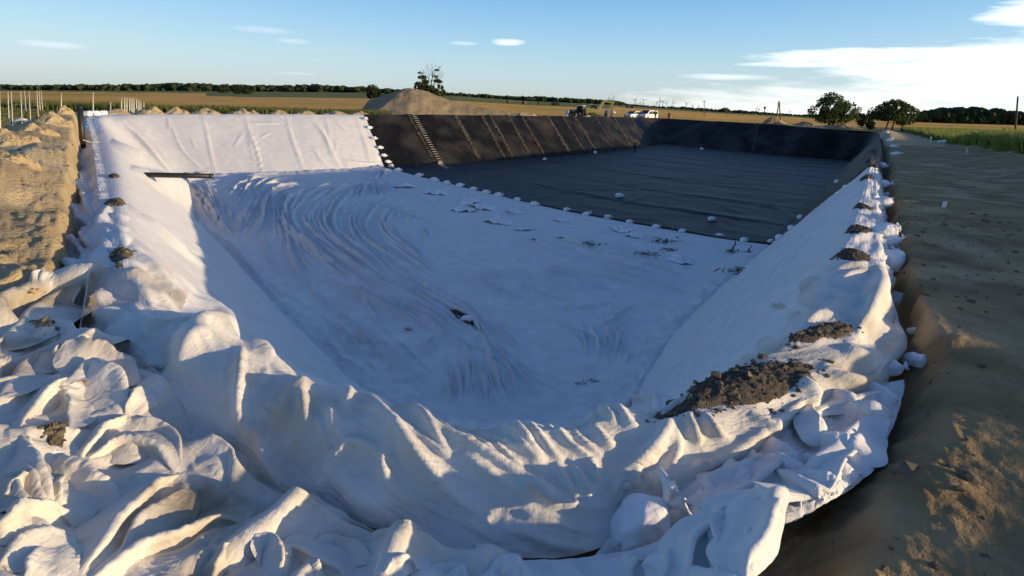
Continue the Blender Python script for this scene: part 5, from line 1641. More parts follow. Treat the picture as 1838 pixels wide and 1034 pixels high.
def scrap(px, py, size, label, group, seed, mat='bag'):
    P = hit(px, py)
    r = np.random.default_rng(seed)
    n = 22
    u, v = np.meshgrid(np.linspace(-1, 1, n), np.linspace(-1, 1, n), indexing='ij')
    w = 1 + 0.3 * noise(np.arctan2(v, u) * 1.3 + seed, u * 0, seed)
    s = np.sqrt(np.clip(1 - v ** 2 / 2, 0, 1)); t = np.sqrt(np.clip(1 - u ** 2 / 2, 0, 1))
    x = u * s * w; y = v * t * w * 0.7
    rad = np.hypot(x, y)
    z = 0.30 * crease(x * 1.6 + seed, y * 1.6, seed, 2, 1.6) * np.clip(1.15 - rad, 0, 1) - 0.05 * rad
    o = mesh_np('cloth_scrap', np.stack([x * size, y * size, z * size + 0.03], -1).reshape(-1, 3), grid_faces(n, n), MAT[mat])
    o.location = tuple(P); o.rotation_euler = (0, 0, r.uniform(0, 6))
    return tag(o, label, 'cloth scrap', group)


for i, (x, y, s, lb) in enumerate([(726, 335, .8, 'crumpled white scrap on the floor nearest to the back slope'), (783, 348, .9, 'white scrap with a dark gap behind it near the liner edge'), (845, 364, .9, 'white scrap in the middle of the row along the liner edge'),
                                   (868, 373, 1.0, 'widest white scrap lying along the liner edge'), (832, 378, .8, 'white scrap beside a dark slit in the floor cloth'), (926, 381, .7, 'white scrap with dark specks near the liner edge'),
                                   (1007, 396, .5, 'single small white scrap behind the brown weeds'), (1116, 413, .7, 'pale grey scrap close to the liner edge'), (1140, 424, .6, 'white scrap with a brown tip near the liner edge'),
                                   (1212, 468, .8, 'white scrap folded along a crease of the floor'), (940, 412, .5, 'small white scrap on the seam in the middle of the floor'), (895, 399, .9, 'long white scrap along the seam of the floor')]):
    scrap(x, y, s, lb, SC, 500 + i)


def weed(px, py, size, label, seed, green=0.3, stick=False):
    size = size * 0.46
    P = hit(px, py)
    root = empty('weed_clump', P, label, 'weeds', 'dead weeds blown onto the white floor')
    r = np.random.default_rng(seed)
    n = 46
    c = np.stack([r.normal(0, size * .5, n), r.normal(0, size * .3, n), np.abs(r.normal(0, size * .10, n)) + .02], 1)
    d = np.stack([r.normal(0, 1, n), r.normal(0, 1, n), np.abs(r.normal(0, .45, n))], 1)
    d *= (size * r.uniform(.10, .32, n) / np.linalg.norm(d, axis=1))[:, None]
    w = np.cross(d, r.normal(0, 1, (n, 3))); w *= (size * .045 / np.linalg.norm(w, axis=1))[:, None]
    V = np.stack([c - d - w * .3, c - d * .2 + w, c + d, c - w], 1).reshape(-1, 3)
    o = mesh_np('leaves', V, np.arange(n * 4).reshape(-1, 4), [MAT['drygrass'], MAT['grass'], MAT['wood']], root, midx=r.choice([0, 1, 2], n, p=[.65 - green * .6, green * .6, .35]))
    o['kind'] = 'stuff'
    if stick:
        mb = MB(); mb.tube([(0, 0, 0), (.05, 0, size * .5), (.16, 0, size * 1.0), (.12, 0, size * 1.3)], [.05, .04, .03, .015], 6)
        mb.build('stalk', MAT['wood'], root)
    return root


for i, (x, y, s, g, st, lb) in enumerate([(1060, 440, 1.2, .1, False, 'flat clump of straw coloured weeds left of the green weeds'), (1192, 434, 1.6, .25, False, 'wide clump of dead weeds closest to the liner edge'), (1161, 457, 1.2, .8, False, 'greenest clump of weeds on the white floor'),
                                          (1202, 450, .9, .5, False, 'small greenish weeds between two larger clumps'), (1313, 453, .9, .1, True, 'dead plant with an upright stalk near the right slope'), (1342, 452, .5, .1, True, 'thin dead stalk right of the upright dead plant'),
                                          (1328, 490, 1.5, .15, False, 'largest dead weed clump at the foot of the right slope'), (958, 431, .5, .1, False, 'dark withered leaf on the middle of the floor'), (1006, 428, .55, .3, False, 'small withered tuft on the floor seam'),
                                          (1042, 690, .30, .3, False, 'small tuft of weeds at the near foot of the right slope'), (1064, 685, .34, .4, False, 'ring of withered weeds at the near foot of the right slope'), (732, 593, .35, .1, False, 'dark specks of weeds left of the tear in the floor')]):
    weed(x, y, s, lb, 540 + i, g, st)

# ---- tear in the floor cloth
c0 = hit(830, 570)
pts = [(809, 557), (817, 558.5), (826, 560), (834, 563), (840, 567), (847, 573), (851, 580), (849, 583), (842, 583), (836, 580), (828, 575), (820, 570), (814, 563)]
W = np.array([hit(x, y) for x, y in pts]); W[:, 2] += 0.03
root = empty('cloth_tear', c0, 'dark torn hole in the white floor cloth with a pale stone at its edge', 'tear')
mb = MB(); cc = W.mean(0) + np.array([0, 0, -0.0]); mb.add(np.vstack([W, W - [0, 0, .1], [cc]]) - c0, [(i, (i + 1) % 13, 26) for i in range(13)] + [(i, i + 13, (i + 1) % 13 + 13, (i + 1) % 13) for i in range(13)])
mb.build('exposed_liner', MAT['pipe'], root)
mb = MB(); lip = np.array([hit(x, y) for x, y in [(800, 549), (812, 555), (826, 558), (838, 563), (848, 571), (855, 583), (862, 596)]]) + [0, 0, .05]
mb.tube(lip - c0, [.02, .05, .07, .08, .08, .06, .02], 8); mb.build('raised_lip', MAT['fabric'], root, True)
V, Fc = ICO2, ICOF2
P = hit(840, 577); st = mesh_np('stone', V * (1 + .12 * noise(V[:, 0:1] * 2, V[:, 1:2] * 2 + V[:, 2:3], 5)) * [.22, .16, .10] + (P - c0) + [0, 0, .08], Fc, MAT['bag'], root)

# ---- pipes
def hollow_pipe(name, A, B, rad, label, mat):
    A = np.array(A, float); B = np.array(B, float)
    root = empty(name, A, label, 'pipe')
    t = (B - A) / np.linalg.norm(B - A)
    mb = MB(); mb.tube([A - A, B - A], rad, 20, False)
    o = mb.build('pipe_wall', mat, root, True); s_ = o.modifiers.new('thick', 'SOLIDIFY'); s_.thickness = rad * .18
    mb = MB(); mb.tube([B - A - t * rad * .9, B - A - t * rad * .15], rad * 1.06, 20, False)
    o = mb.build('end_collar', mat, root, True); s_ = o.modifiers.new('thick', 'SOLIDIFY'); s_.thickness = rad * .2
    return root


A = atd(np.array(150.), np.array(273.), 23.6); B = atd(np.array(143.), np.array(190.), 23.5)
hollow_pipe('standing_pipe', A - [0, 0, .2], B, 0.105, 'thick black plastic pipe standing upright in the left trench', MAT['pipe'])
P = hit(262, 313.5)
A = P + np.array([-0.6, -.1, 0]); B = atd(np.array(382.), np.array(316.), float(P[1]) + 0.2)
hollow_pipe('outlet_pipe', A, B, pxm(4.6, P[1]), 'black plastic pipe poking out of the left slope over the white floor', MAT['pipe'])
mb = MB(); a_ = atd(np.array(149.), np.array(251.), 23.5); b_ = hit(178, 256)
mb.tube([a_, (a_ + b_) / 2 - [0, 0, .05], b_ + [0, 0, .03]], .012, 5)
tag(mb.build('tie_rope', MAT['pvc'], None), 'thin white rope tied from the standing pipe to the left rim', 'rope')

# ---- rope ladder on the black slope
i_l = int(np.argmin(np.where(np.arange(nks) > corner, np.abs(top_px - 742), 1e9)))
j0, j1 = NT_K[0] + NT_K[1] - 4, NT_K[0] + NT_K[1] + NT_K[2]
cl = GKd[i_l, j0:j1]; cl = catmull(cl[::4], 60)
tail = atz(np.array(803.), np.array(303.), FLOORZ + .15); cl = np.vstack([cl + [0, -.1, .1], catmull([cl[-1] + [0, -.1, .1], (cl[-1] + tail) / 2 + [-.3, 0, .1], tail], 14)[1:]])
root = empty('rope_ladder', cl[0], 'ladder with pale rungs lying down the black slope', 'ladder')
side = GKd[min(i_l + 2, nks - 1), j0] - GKd[i_l - 2, j0]; side[2] = 0; side /= np.linalg.norm(side)
for s_ in (-1, 1):
    mb = MB(); mb.tube(cl[::2] + side * .27 * s_ - cl[0], .03, 5); mb.build('rail', MAT['grey'] if 'grey' in MAT else MAT['machine_dark'], root)
dl = np.r_[0, np.cumsum(np.linalg.norm(np.diff(cl, axis=0), axis=1))]
rung_me = None
for q in np.arange(.25, dl[-1], .42):
    p = np.array([np.interp(q, dl, cl[:, k]) for k in range(3)]) - cl[0]
    if rung_me is None:
        mb = MB(); mb.box((0, 0, 0), (.50, .07, .05)); o = mb.build('rung', MAT['rung'], root); rung_me = o.data
    else:
        o = bpy.data.objects.new('rung', rung_me); scene.collection.objects.link(o); o.parent = root
    o.location = tuple(p + [0, -.02, .05]); o.rotation_euler = (0, 0, math.atan2(side[1], side[0]))

# ---- heaps of sand behind the rim
def heap(px, D, wpx, hpx, label, group, seed, mat='sand', name='sand_heap', depth=0.8, prof=None):
    c = on_ground(px, D)
    w = pxm(wpx, D) / 2; h = pxm(hpx, D)
    n, m = (140, 70) if name == 'spoil_mound' else ((90, 60) if name == 'sand_lump' else (60, 36))
    u, v = np.meshgrid(np.linspace(-1, 1, n), np.linspace(-1, 1, m), indexing='ij')
    r = np.hypot(u, v)
    if prof is None:
        z = np.clip(1 - r ** 1.3, 0, 1) * .85 + 0.32 * noise(u * 2.2 + seed, v * 2.2, seed) * (r < 1.0) * np.clip(1.1 - r, 0, 1)
    elif name == 'spoil_mound':
        X_, Y_ = u * w, v * w * depth
        z = np.interp(u, prof[0], prof[1]) * h - 0.62 * np.abs(Y_)
        z = np.minimum(z, 0.62 * (0.80 * (X_ + 0.50 * w + h / (0.62 * 0.8)) + 0.60 * Y_)) / h
        z = np.clip(z, 0, 1)
    else:
        pz = np.interp(u, prof[0], prof[1])
        z = np.clip(pz - np.abs(v) * 1.0, 0, 1)
    z = z * h
    z = z + (0.03 * h + (.05 if name != 'sand_lump' else .11) if name != 'spoil_mound' else .10) * fbm(u * w * (1.4 if w < 5 else .55), v * w * (1.4 if w < 5 else .35), 4, seed + 4, .55) * np.clip(z / (0.15 * h), 0, 1) - 0.15 * (z <= 0.001)
    V = np.stack([u * w, v * w * depth, z], -1)
    base = np.array([down(c[0] + a, c[1] + b, GROUND, c[2], 40) for a, b in V.reshape(-1, 3)[:, :2]]).reshape(n, m) - c[2]
    V[..., 2] += base
    o = mesh_np(name, V.reshape(-1, 3), grid_faces(n, m), MAT[mat])
    o.location = tuple(c)
    return tag(o, label, 'sand heap', group)


HG = 'row of small sand heaps along the back rim'
hp = [(207, 52, 54, 15), (271, 55, 50, 19), (318, 57, 44, 19), (370, 58, 52, 18), (432, 59.5, 46, 18), (452, 61, 36, 13), (500, 61, 44, 15), (547, 62, 44, 15), (602, 63, 54, 13), (645, 64, 46, 12), (690, 66, 40, 9)]
for i, (x, D, w, h) in enumerate(hp):
    heap(x, D + 1.5, w * 1.2, h * .85, '%s small sand heap from the left in the row behind the white slope' % ORD[i], HG, 600 + i)
c = heap(812, 92, 330, 50, 'big grey and tan spoil mound with a flat top behind the black slope', None, 620, 'moundsoil', 'spoil_mound', 0.5,
         ([-1, -.99, -.97, -.43, -.3, -.1, .15, .4, .6, .8, .9, 1], [0, .0, .95, .98, .90, .68, .46, .34, .26, .16, 0, 0]))
heap(960, 84, 90, 13, 'low lumpy spoil bank between the big mound and the machines', None, 621, 'sand', 'spoil_bank', .3, ([-1, -.6, -.2, .2, .6, 1], [.0, .9, .6, .8, .5, 0]))
heap(1384, 112, 62, 16, 'dark pointed soil heap behind the black end wall', 'soil heaps behind the end wall', 622, 'pathsoil')
heap(1448, 108, 60, 10, 'low grey soil heap behind the end wall, left of the big tree', 'soil heaps behind the end wall', 623, 'pathsoil')
heap(1510, 104, 70, 9, 'low grey soil heap behind the end wall, under the big tree', 'soil heaps behind the end wall', 624, 'pathsoil')
heap(1052, 100, 60, 8, 'low sand heap in front of the excavator', None, 625, 'sand', 'sand_heap')

LB = 'rough sand lumps on the left bank'
for (x, D, w, h, lb) in [(18, 15, 96, 25, 'big rough sand lump at the left edge of the left bank'), (62, 18.5, 80, 22, 'rough sand lump on the left bank below the fence posts'), (98, 22, 70, 17, 'sand lump on the left bank behind the two bigger lumps'),
                         (118, 26, 40, 16, 'small sand lump near the standing pipe on the left bank'), (22, 11.5, 90, 17, 'low sand lump nearest to the camera on the left bank')]:
    o = heap(x, D, w, h, lb, LB, 640 + int(x), 'sand', 'sand_lump')

# loose clods on the banks
r_ = np.random.default_rng(77)
n = 2600
X = np.r_[r_.uniform(1.2, 12, n), r_.uniform(-16, -4.5, 1500)]; Y = np.r_[r_.uniform(1.8, 18, n), r_.uniform(5, 24, 1500)]
ok = ~in_poly(X, Y, EXC); X, Y = X[ok], Y[ok]
Z = np.array([down(x, y, GROUND, 0) for x, y in zip(X, Y)])
S = np.clip(r_.lognormal(-4.5, .75, len(X)), .004, .09)
o = scatter_blobs('soil_clods', np.stack([X, Y, Z + S * .2], 1), S, MAT['clod'], None, 78)
tag(o, 'loose clods of earth strewn over the banks', 'clods', kind='stuff')
# ------------------------------------------------------------------ trees and woods
def leaf_cloud(name, centres, radii, n, leaf, mat, parent, seed, flat=1.0):
    """leaf-sized faces in clumps through ellipsoids"""
    r = np.random.default_rng(seed)
    centres = np.asarray(centres, float); radii = np.asarray(radii, float)
    vol = radii.prod(1); idx = r.choice(len(centres), n, p=vol / vol.sum())
    # clumps
    d = r.normal(0, 1, (n, 3)); d /= np.linalg.norm(d, axis=1, keepdims=True)
    rad = r.uniform(0.25, 1.0, n) ** 0.45
    P = centres[idx] + d * rad[:, None] * radii[idx]
    q = noise(P[:, 0] / (leaf * 4) + seed, P[:, 2] / (leaf * 4) + P[:, 1] / (leaf * 5), seed)
    P = P[q > -0.12]
    m = len(P)
    a = r.normal(0, 1, (m, 3)); a /= np.linalg.norm(a, axis=1, keepdims=True)
    b = np.cross(a, r.normal(0, 1, (m, 3))); b /= np.linalg.norm(b, axis=1, keepdims=True)
    s = leaf * r.uniform(.55, 1.3, (m, 1))
    V = np.stack([P - a * s, P + b * s * .6, P + a * s, P - b * s * .6], 1).reshape(-1, 3)
    return mesh_np(name, V, np.arange(m * 4).reshape(-1, 4), mat, parent, smooth=False)


def limb(mb, a, b, r0, r1, seed, n=5, bend=.12):
    r = np.random.default_rng(seed)
    a = np.array(a, float); b = np.array(b, float)
    t = np.linspace(0, 1, n)[:, None]
    L = np.linalg.norm(b - a)
    p = a * (1 - t) + b * t + r.normal(0, bend * L * .4, (n, 3)) * np.sin(np.pi * t)
    mb.tube(p, np.linspace(r0, r1, n), 7)
    return p


def tree(px, D, label, group, cl, trunks, n, leaf, seed, name='tree', mat='leaf', pyb=None):
    """cl = crown ellipsoids (px offset, height px above the base, half width px, half height px); trunks = (px offset, height px, width px)"""
    c = on_ground(px, D)
    if pyb is not None:
        c[2] = atd(np.array(float(px)), np.array(float(pyb)), D)[2]
    k = D / F
    root = empty(name, c, label, 'tree' if 'tree' in name else 'bush', group)
    mb = MB()
    for q, (dx, h, w) in enumerate(trunks):
        p = limb(mb, (dx * k, 0, -.3), (dx * k * 1.3, 0, h * k), w * k * .5, w * k * .22, seed + q)
        for j, e in enumerate(cl[:7]):
            limb(mb, p[2 + j % 3], (e[0] * k, ((j * 37) % 5 - 2) * .1 * e[2] * k, e[1] * k), w * k * .2, w * k * .04, seed + 11 * j + q, 5, .2)
    mb.build('trunk', MAT['bark'], root, True)
    C_ = [(e[0] * k, ((i * 53) % 7 - 3) * .12 * e[2] * k, e[1] * k) for i, e in enumerate(cl)]
    R_ = [(e[2] * k, e[2] * k * .85, e[3] * k) for e in cl]
    leaf_cloud('crown', C_, R_, n, leaf, MAT[mat], root, seed)
    return root


tree(1490, 120, 'large round leafy tree behind the black end wall', None,
     [(-4, 34, 28, 18), (-22, 26, 18, 13), (20, 28, 22, 15), (2, 48, 20, 13), (-14, 44, 14, 9), (30, 38, 14, 9), (44, 32, 10, 9), (-34, 20, 9, 8), (10, 16, 30, 12), (-12, 14, 22, 9), (40, 18, 14, 9)],
     [(0, 30, 6), (6, 26, 4)], 9000, .24, 701)
tree(1597, 95, 'spreading leafy tree on several bare trunks past the end of the right bank', None,
     [(0, 40, 28, 14), (-22, 32, 18, 11), (24, 34, 20, 13), (6, 48, 18, 9), (-8, 26, 30, 9), (34, 22, 13, 11), (22, 18, 13, 9), (-36, 26, 11, 8)],
     [(-4, 30, 3), (3, 30, 3), (20, 20, 2.5)], 8000, .20, 702)
tree(1546, 128, 'low dark bush between the two large trees', None, [(0, 12, 14, 12), (-10, 20, 9, 7), (10, 10, 9, 9)], [(0, 10, 2)], 1800, .26, 703, 'bush', 'darkleaf')
tree(1559, 100, 'small dark bush beside the bare trunks', None, [(0, 10, 8, 8), (4, 5, 6, 5)], [(0, 8, 1.5)], 900, .2, 704, 'bush', 'darkleaf')
# half-dead tree behind the mound
c = on_ground(771, 150); c[2] = atd(np.array(771.), np.array(176.), 150)[2]
k = 150 / F
root = empty('half_dead_tree', c, 'half bare tree with a dead top behind the big spoil mound', 'tree')
mb = MB()
tr_ = limb(mb, (0, 0, -3), (4 * k, 0, 46 * k), 1.7 * k, .6 * k, 711, 8, .05)
for j, (a, dx, dz) in enumerate([(5, -10, 56), (6, -4, 60), (6, 8, 60), (5, 18, 56), (6, 14, 55), (4, -14, 42), (4, 20, 42), (4, 22, 50), (3, -20, 34), (3, 18, 22), (7, 2, 61), (5, -14, 50), (6, 19, 58), (4, 25, 46)]):
    p = limb(mb, tr_[a], (dx * k, (j % 3 - 1) * .4, dz * k), .55 * k, .15 * k, 720 + j, 5, .2)
    limb(mb, p[3], p[4] + [(-1) ** j * 4 * k, 0, 2.5 * k], .2 * k, .1 * k, 740 + j, 4, .2)
mb.build('trunk', MAT['bark'], root, True)
cl = [(-14, 36, 8, 4), (-16, 24, 12, 5), (-24, 17, 7, 5), (-8, 28, 8, 4), (-2, 14, 16, 9), (14, 30, 8, 4), (10, 38, 5, 2.5), (18, 10, 11, 8), (17, 20, 7, 5), (-18, 44, 6, 2), (12, 50, 5, 1.6), (-10, 8, 18, 7), (8, 6, 18, 7)]
leaf_cloud('crown', [(a * k, 0, b * k) for a, b, _, _ in cl], [(w * k, w * k * .8, h * k) for _, _, w, h in cl], 12000, .27, MAT['leaf'], root, 760)
tree(431, 380, 'round dark bush standing in the far field, the larger of two', 'bushes in the far stubble field', [(0, 8, 13, 8), (-8, 6, 8, 6), (12, 7, 9, 7), (19, 6, 6, 6)], [(0, 7, 2)], 2600, .55, 771, 'bush', 'darkleaf')
tree(400, 430, 'round dark bush standing in the far field, the smaller of two', 'bushes in the far stubble field', [(-2, 6, 9, 6), (7, 5, 6, 5)], [(0, 5, 1.5)], 1500, .55, 772, 'bush', 'darkleaf')
tree(672, 190, 'dark broad tree beside the left foot of the big spoil mound', None, [(-2, 14, 12, 12), (-8, 8, 9, 8), (8, 8, 9, 8), (20, 12, 8, 8), (24, 7, 7, 7)], [(0, 12, 2.5), (20, 9, 2)], 3000, .30, 773, 'broad_tree', 'darkleaf', 178)

# woods on the skyline
def wood(name, label, xs, ytop, ybase, D, seed, n, depth, row=3, wk=1.0):
    r = np.random.default_rng(seed)
    V0, F0 = ICO2, ICOF2
    px = r.uniform(xs[0], xs[-1], n)
    dd = D + r.uniform(0, depth, n)
    yt = np.interp(px, xs, ytop); yb = np.interp(px, xs, ybase)
    hgt = (yb - yt) * (r.uniform(.74, 1.02, n) + .13 * noise(px * .05, px * 0, seed))
    big = np.arange(n) % row != 0
    yc = np.where(big, yb - hgt * .62, yb - hgt * .3)
    P = atd(px, yc, D) * (dd / D)[:, None]; P[:, 2] = atd(px, yc, D)[:, 2]
    ph = pxm(hgt, D)
    S = np.stack([ph * wk * r.uniform(.35, .6, n), ph * r.uniform(.4, .6, n), ph * np.where(big, .36, .34)], 1)
    J = 1 + .16 * noise(V0[None, :, 0] * 1.8 + px[:, None], V0[None, :, 2] * 1.8 + V0[None, :, 1], seed)[..., None] + r.normal(0, .16, (n, len(V0), 1))
    V = V0[None] * J * S[:, None] + P[:, None]
    Fc = F0[None] + (np.arange(n) * len(V0))[:, None, None]
    o = mesh_np(name, V.reshape(-1, 3), Fc.reshape(-1, 3), MAT['darkleaf'], None, smooth=False)
    return tag(o, label, 'wood', kind='stuff')


fx = [-500, 0, 60, 170, 250, 320, 420, 500, 560, 650, 720, 820, 900, 960, 1000, 1060, 1115, 1125]
ft = [136, 151, 152, 151, 151, 148, 151, 152, 151, 155, 160, 165, 171, 172, 174, 177, 181, 186]
wood('distant_forest', 'long dark forest along the left half of the skyline', fx, ft, np.interp(fx, YBX, YBY) + 1.5, 705, 801, 3600, 60)
fx = [1105, 1130, 1180, 1230, 1290, 1300, 1310, 1350, 1400, 1440, 1480, 1560, 1650]
ft = [184, 186, 190, 191, 196, 192, 197, 199, 203, 205, 206, 208, 212]
wood('distant_forest', 'thin dark tree line right of centre beneath the wind turbines', fx, ft, np.interp(fx, YBX, YBY) + 1.5, 760, 802, 800, 60)
fx = [1640, 1650, 1665, 1690, 1720, 1750, 1790, 1838, 2000, 2400]
ft = [206, 201, 196, 193, 191.5, 191, 195, 198, 203, 214]
wood('dark_wood', 'dark wood behind the fields at the right edge', fx, ft, np.interp(fx, YBX, YBY) + 2, 420, 803, 2600, 60, 3, .42)

# ------------------------------------------------------------------ wind turbines, masts, poles
def turbine(px, yhub, base_y, D, rot, s, label, group):
    hub = atd(np.array(float(px)), np.array(float(yhub)), D)
    H_ = hub[2] - atd(np.array(float(px)), np.array(float(base_y)), D)[2] + 8
    root = empty('wind_turbine', hub - [0, 0, H_], label, 'wind turbine', group)
    mb = MB(); mb.tube([(0, 0, 0), (0, 0, H_)], [2.6 * s, 1.5 * s], 8); mb.build('tower', MAT['concrete'], root)
    mb = MB(); mb.box((0, -2 * s, H_), (4 * s, 9 * s, 4 * s)); mb.build('nacelle', MAT['concrete'], root)
    L = pxm(6.8, D) * s
    for q in range(3):
        a = rot + q * 2 * math.pi / 3
        d = np.array([math.sin(a), 0, math.cos(a)]); e = np.array([math.cos(a), 0, -math.sin(a)])
        w = 1.6 * s
        b0 = np.array([0, -9 * s, H_])
        V = [b0 - e * w, b0 + e * w, b0 + d * L + e * w * .3, b0 + d * L - e * w * .3]
        V = V + [v + np.array([0, 2.0, 0]) for v in V]
        mb = MB(); mb.add(V, [(0, 1, 2, 3), (7, 6, 5, 4), (0, 4, 5, 1), (1, 5, 6, 2), (2, 6, 7, 3), (3, 7, 4, 0)]); mb.build('blade', MAT['concrete'], root)
    return root


TU = [(1093, 176), (1101, 174.5), (1140, 179), (1149, 184), (1155, 180), (1178.5, 184), (1184.5, 181), (1190, 182.5), (1196.5, 185), (1208.5, 184), (1232, 185.5), (1243, 189.5), (1253.5, 191), (1302, 194), (1358, 194.5), (1362.5, 195.5), (1418, 200)]
for i, (x, y) in enumerate(TU):
    turbine(x, y, np.interp(x, YBX, YBY), 4200, i * 1.37, [1, 1, 1.15, .8, 1.15, .8, 1.2, 1.1, .8, 1.05, 1.05, .7, .7, .8, .8, .8, .7][i],
            '%s wind turbine from the left in the row on the skyline' % ORD[i], 'wind turbines on the skyline')
# radio tower
b_ = atd(np.array(1372.), np.array(206.), 1500); t_ = atd(np.array(1372.), np.array(187.), 1500)
root = empty('radio_tower', b_, 'slim radio tower with a round pod on the skyline', 'tower')
h_ = t_[2] - b_[2]
mb = MB(); mb.tube([(0, 0, 0), (0, 0, h_ * .75)], [1.6, 1.1], 10); mb.build('shaft', MAT['concrete'], root, True)
mb = MB(); mb.tube([(0, 0, h_ * .55), (0, 0, h_ * .6), (0, 0, h_ * .72), (0, 0, h_ * .78)], [1.2, 3.4, 3.2, 1.0], 14); mb.build('pod', MAT['machine_dark'], root, True)
mb = MB(); mb.tube([(0, 0, h_ * .75), (0, 0, h_)], [.6, .3], 6); mb.build('antenna', MAT['steel'], root)


def pole(px, D, ytop, wpx, label, name='utility_pole', lean=0.0, arms=True, mat='wood', cat='pole', ybase=None):
    c = on_ground(px, D)
    t = atd(np.array(float(px) + lean), np.array(float(ytop)), D)
    root = empty(name, c, label, cat)
    top = t - c
    mb = MB(); mb.tube([(0, 0, -.4), top * .5, top], [pxm(wpx, D) * .5, pxm(wpx, D) * .45, pxm(wpx, D) * .36], 8); mb.build('shaft', MAT[mat], root, True)
    if arms:
        mb = MB(); mb.box(top - [0, 0, .5], (pxm(7, D), .12, .14)); mb.build('crossarm', MAT[mat], root)
        for q in (-1, 0, 1):
            mb = MB(); mb.tube([top + [q * pxm(2.8, D), 0, -.45 + (q == 0) * .45], top + [q * pxm(2.8, D), 0, -.1 + (q == 0) * .45]], [.07, .04], 6); mb.build('insulator', MAT['pvc'], root)
    return root


pole(1264, 210, 180, 1.4, 'thin wooden utility pole in the stubble field right of centre')
pole(1822, 108, 173, 3.2, 'tall leaning wooden pole by the green crop at the right edge', lean=5, arms=False)
c = on_ground(1397, 165); t = atd(np.array(1398.5), np.array(181.), 165) - c
root = empty('braced_pole', c, 'two legged wooden power pole behind the end wall', 'pole')
for q in (-1, 1):
    mb = MB(); mb.tube([(q * pxm(4.5, 165), 0, -.5), t], [.2, .15], 8); mb.build('leg', MAT['wood'], root, True)
mb = MB(); mb.box(t - [0, 0, .9], (pxm(7, 165), .14, .15)); mb.build('crossarm', MAT['wood'], root)
mb = MB(); mb.box(t * .55, (pxm(4.4, 165), .12, .14)); mb.build('brace', MAT['wood'], root)

# ------------------------------------------------------------------ fence and stakes on the left
ps = [(-2, 20, 152, 255), (14, 28, 166, 231), (20, 33, 164, 228), (37, 34, 164, 227), (44, 44, 163, 196), (52, 38, 164, 217), (66, 42, 163, 210), (70, 46, 163, 206), (74, 48, 162.5, 204)]
c = on_ground(40, 34)
root = empty('wire_fence', c, 'wire fence on pale thin posts behind the left sand bank', 'fence')
tops = []
for i, (x, D, yt, yb) in enumerate(ps):
    a = atd(np.array(float(x) + 3), np.array(float(yb)), D); b = atd(np.array(float(x)), np.array(float(yt)), D)
    mb = MB(); mb.tube([a - c - [0, 0, .5], b - c], .024, 6); mb.build('post', MAT['post'], root, True)
    tops.append(b - c)
tops = np.array(tops)
for f_ in (.0, .25, .5, .75, 1.0, 1.25, 1.5, 1.75):
    mb = MB(); mb.tube(tops - [0, 0, .05 + f_], .008, 4); mb.build('wire', MAT['steel'], root)
STK = [(218, 176, 201), (223.5, 175, 200), (227.5, 175, 201), (232.5, 175.5, 201), (236.5, 176, 202), (240, 176, 202), (245, 177, 202), (249, 179, 203), (252.5, 182, 203), (258, 184, 204), (198, 183, 196)]
for i, (x, yt, yb) in enumerate(STK):
    D = 57 + (i % 3)
    g_ = on_ground(x, D); t = atd(np.array(float(x)), np.array(float(yt)), D)
    mb = MB(); mb.tube([g_ - [0, 0, .3], t], [.07, .055], 6)
    tag(mb.build('stake', MAT['post'], None, True), '%s thin pale stake from the left in the group behind the white slope' % (ORD[i + 1] if i < 10 else ORD[0]), 'stake', 'stakes behind the white slope')
for (x, yt, D, lb) in [(167, 165, 50, 'tall thin pale post standing alone behind the standing pipe'), (110, 167, 52, 'thin pale post in the grass left of the standing pipe')]:
    g_ = on_ground(x, D); t = atd(np.array(float(x)), np.array(float(yt)), D)
    mb = MB(); mb.tube([g_ - [0, 0, .3], t], [.05, .04], 6); tag(mb.build('marker_post', MAT['post'], None, True), lb, 'post')
hp_ = np.array([atd(np.array(float(x)), np.array(float(y)), 24.) for x, y in [(25, 223), (28, 219), (34, 216), (40, 215), (46, 217), (51, 221), (54, 226)]])
mb = MB(); mb.tube(catmull(hp_, 20), .085, 10)
tag(mb.build('plastic_hose', MAT['pvc'], None, True), 'bent piece of white plastic pipe arching over the left sand bank', 'hose')
for (x, yt, yb, lb) in [(1671, 246, 256, 'yellowish marker stake at the corner of the green crop'), (1736, 266, 275, 'yellowish marker stake at the edge of the green crop nearer the camera'), (1697, 362, 372, 'tiny white topped marker stake on the right path')]:
    p = hit(x - 0 if yb < 300 else 1693, yb)
    D = float(p[1]); t = atd(np.array(float(x)), np.array(float(yt)), D)
    mb = MB(); mb.tube([p - [0, 0, .1], [t[0], p[1], t[2]]], [.05, .04], 6); tag(mb.build('marker_stake', MAT['pvc'], None), lb, 'stake')
scrap(1697, 256, .9, 'white plastic scrap lying at the edge of the green crop', None, 580)

# ------------------------------------------------------------------ grasses
def blades(name, label, P, h, w, mat, seed, cat='grass'):
    r = np.random.default_rng(seed)
    n = len(P)
    th = r.uniform(0, np.pi, n); e = np.stack([np.cos(th), np.sin(th), 0 * th], 1) * (w * r.uniform(.6, 1.4, n))[:, None]
    hh = h * r.uniform(.6, 1.2, n); lean = r.normal(0, .28, (n, 2)) * hh[:, None]
    a = P; m = P + np.stack([lean[:, 0] * .35, lean[:, 1] * .35, hh * .6], 1); t = P + np.stack([lean[:, 0], lean[:, 1], hh], 1)
    V = np.stack([a - e, a + e, m + e * .8, m - e * .8, t], 1)
    i = np.arange(n)[:, None] * 5
    Fc = np.concatenate([i + [0, 1, 2], i + [0, 2, 3], i + [3, 2, 4]], 0)
    o = mesh_np(name, V.reshape(-1, 3), Fc, MAT[mat], None, smooth=False)
    return tag(o, label, cat, kind='stuff')


def gz_many(X, Y, z0=40.0):
    return np.array([down(x, y, GROUND, 0.0, z0) for x, y in zip(X, Y)])


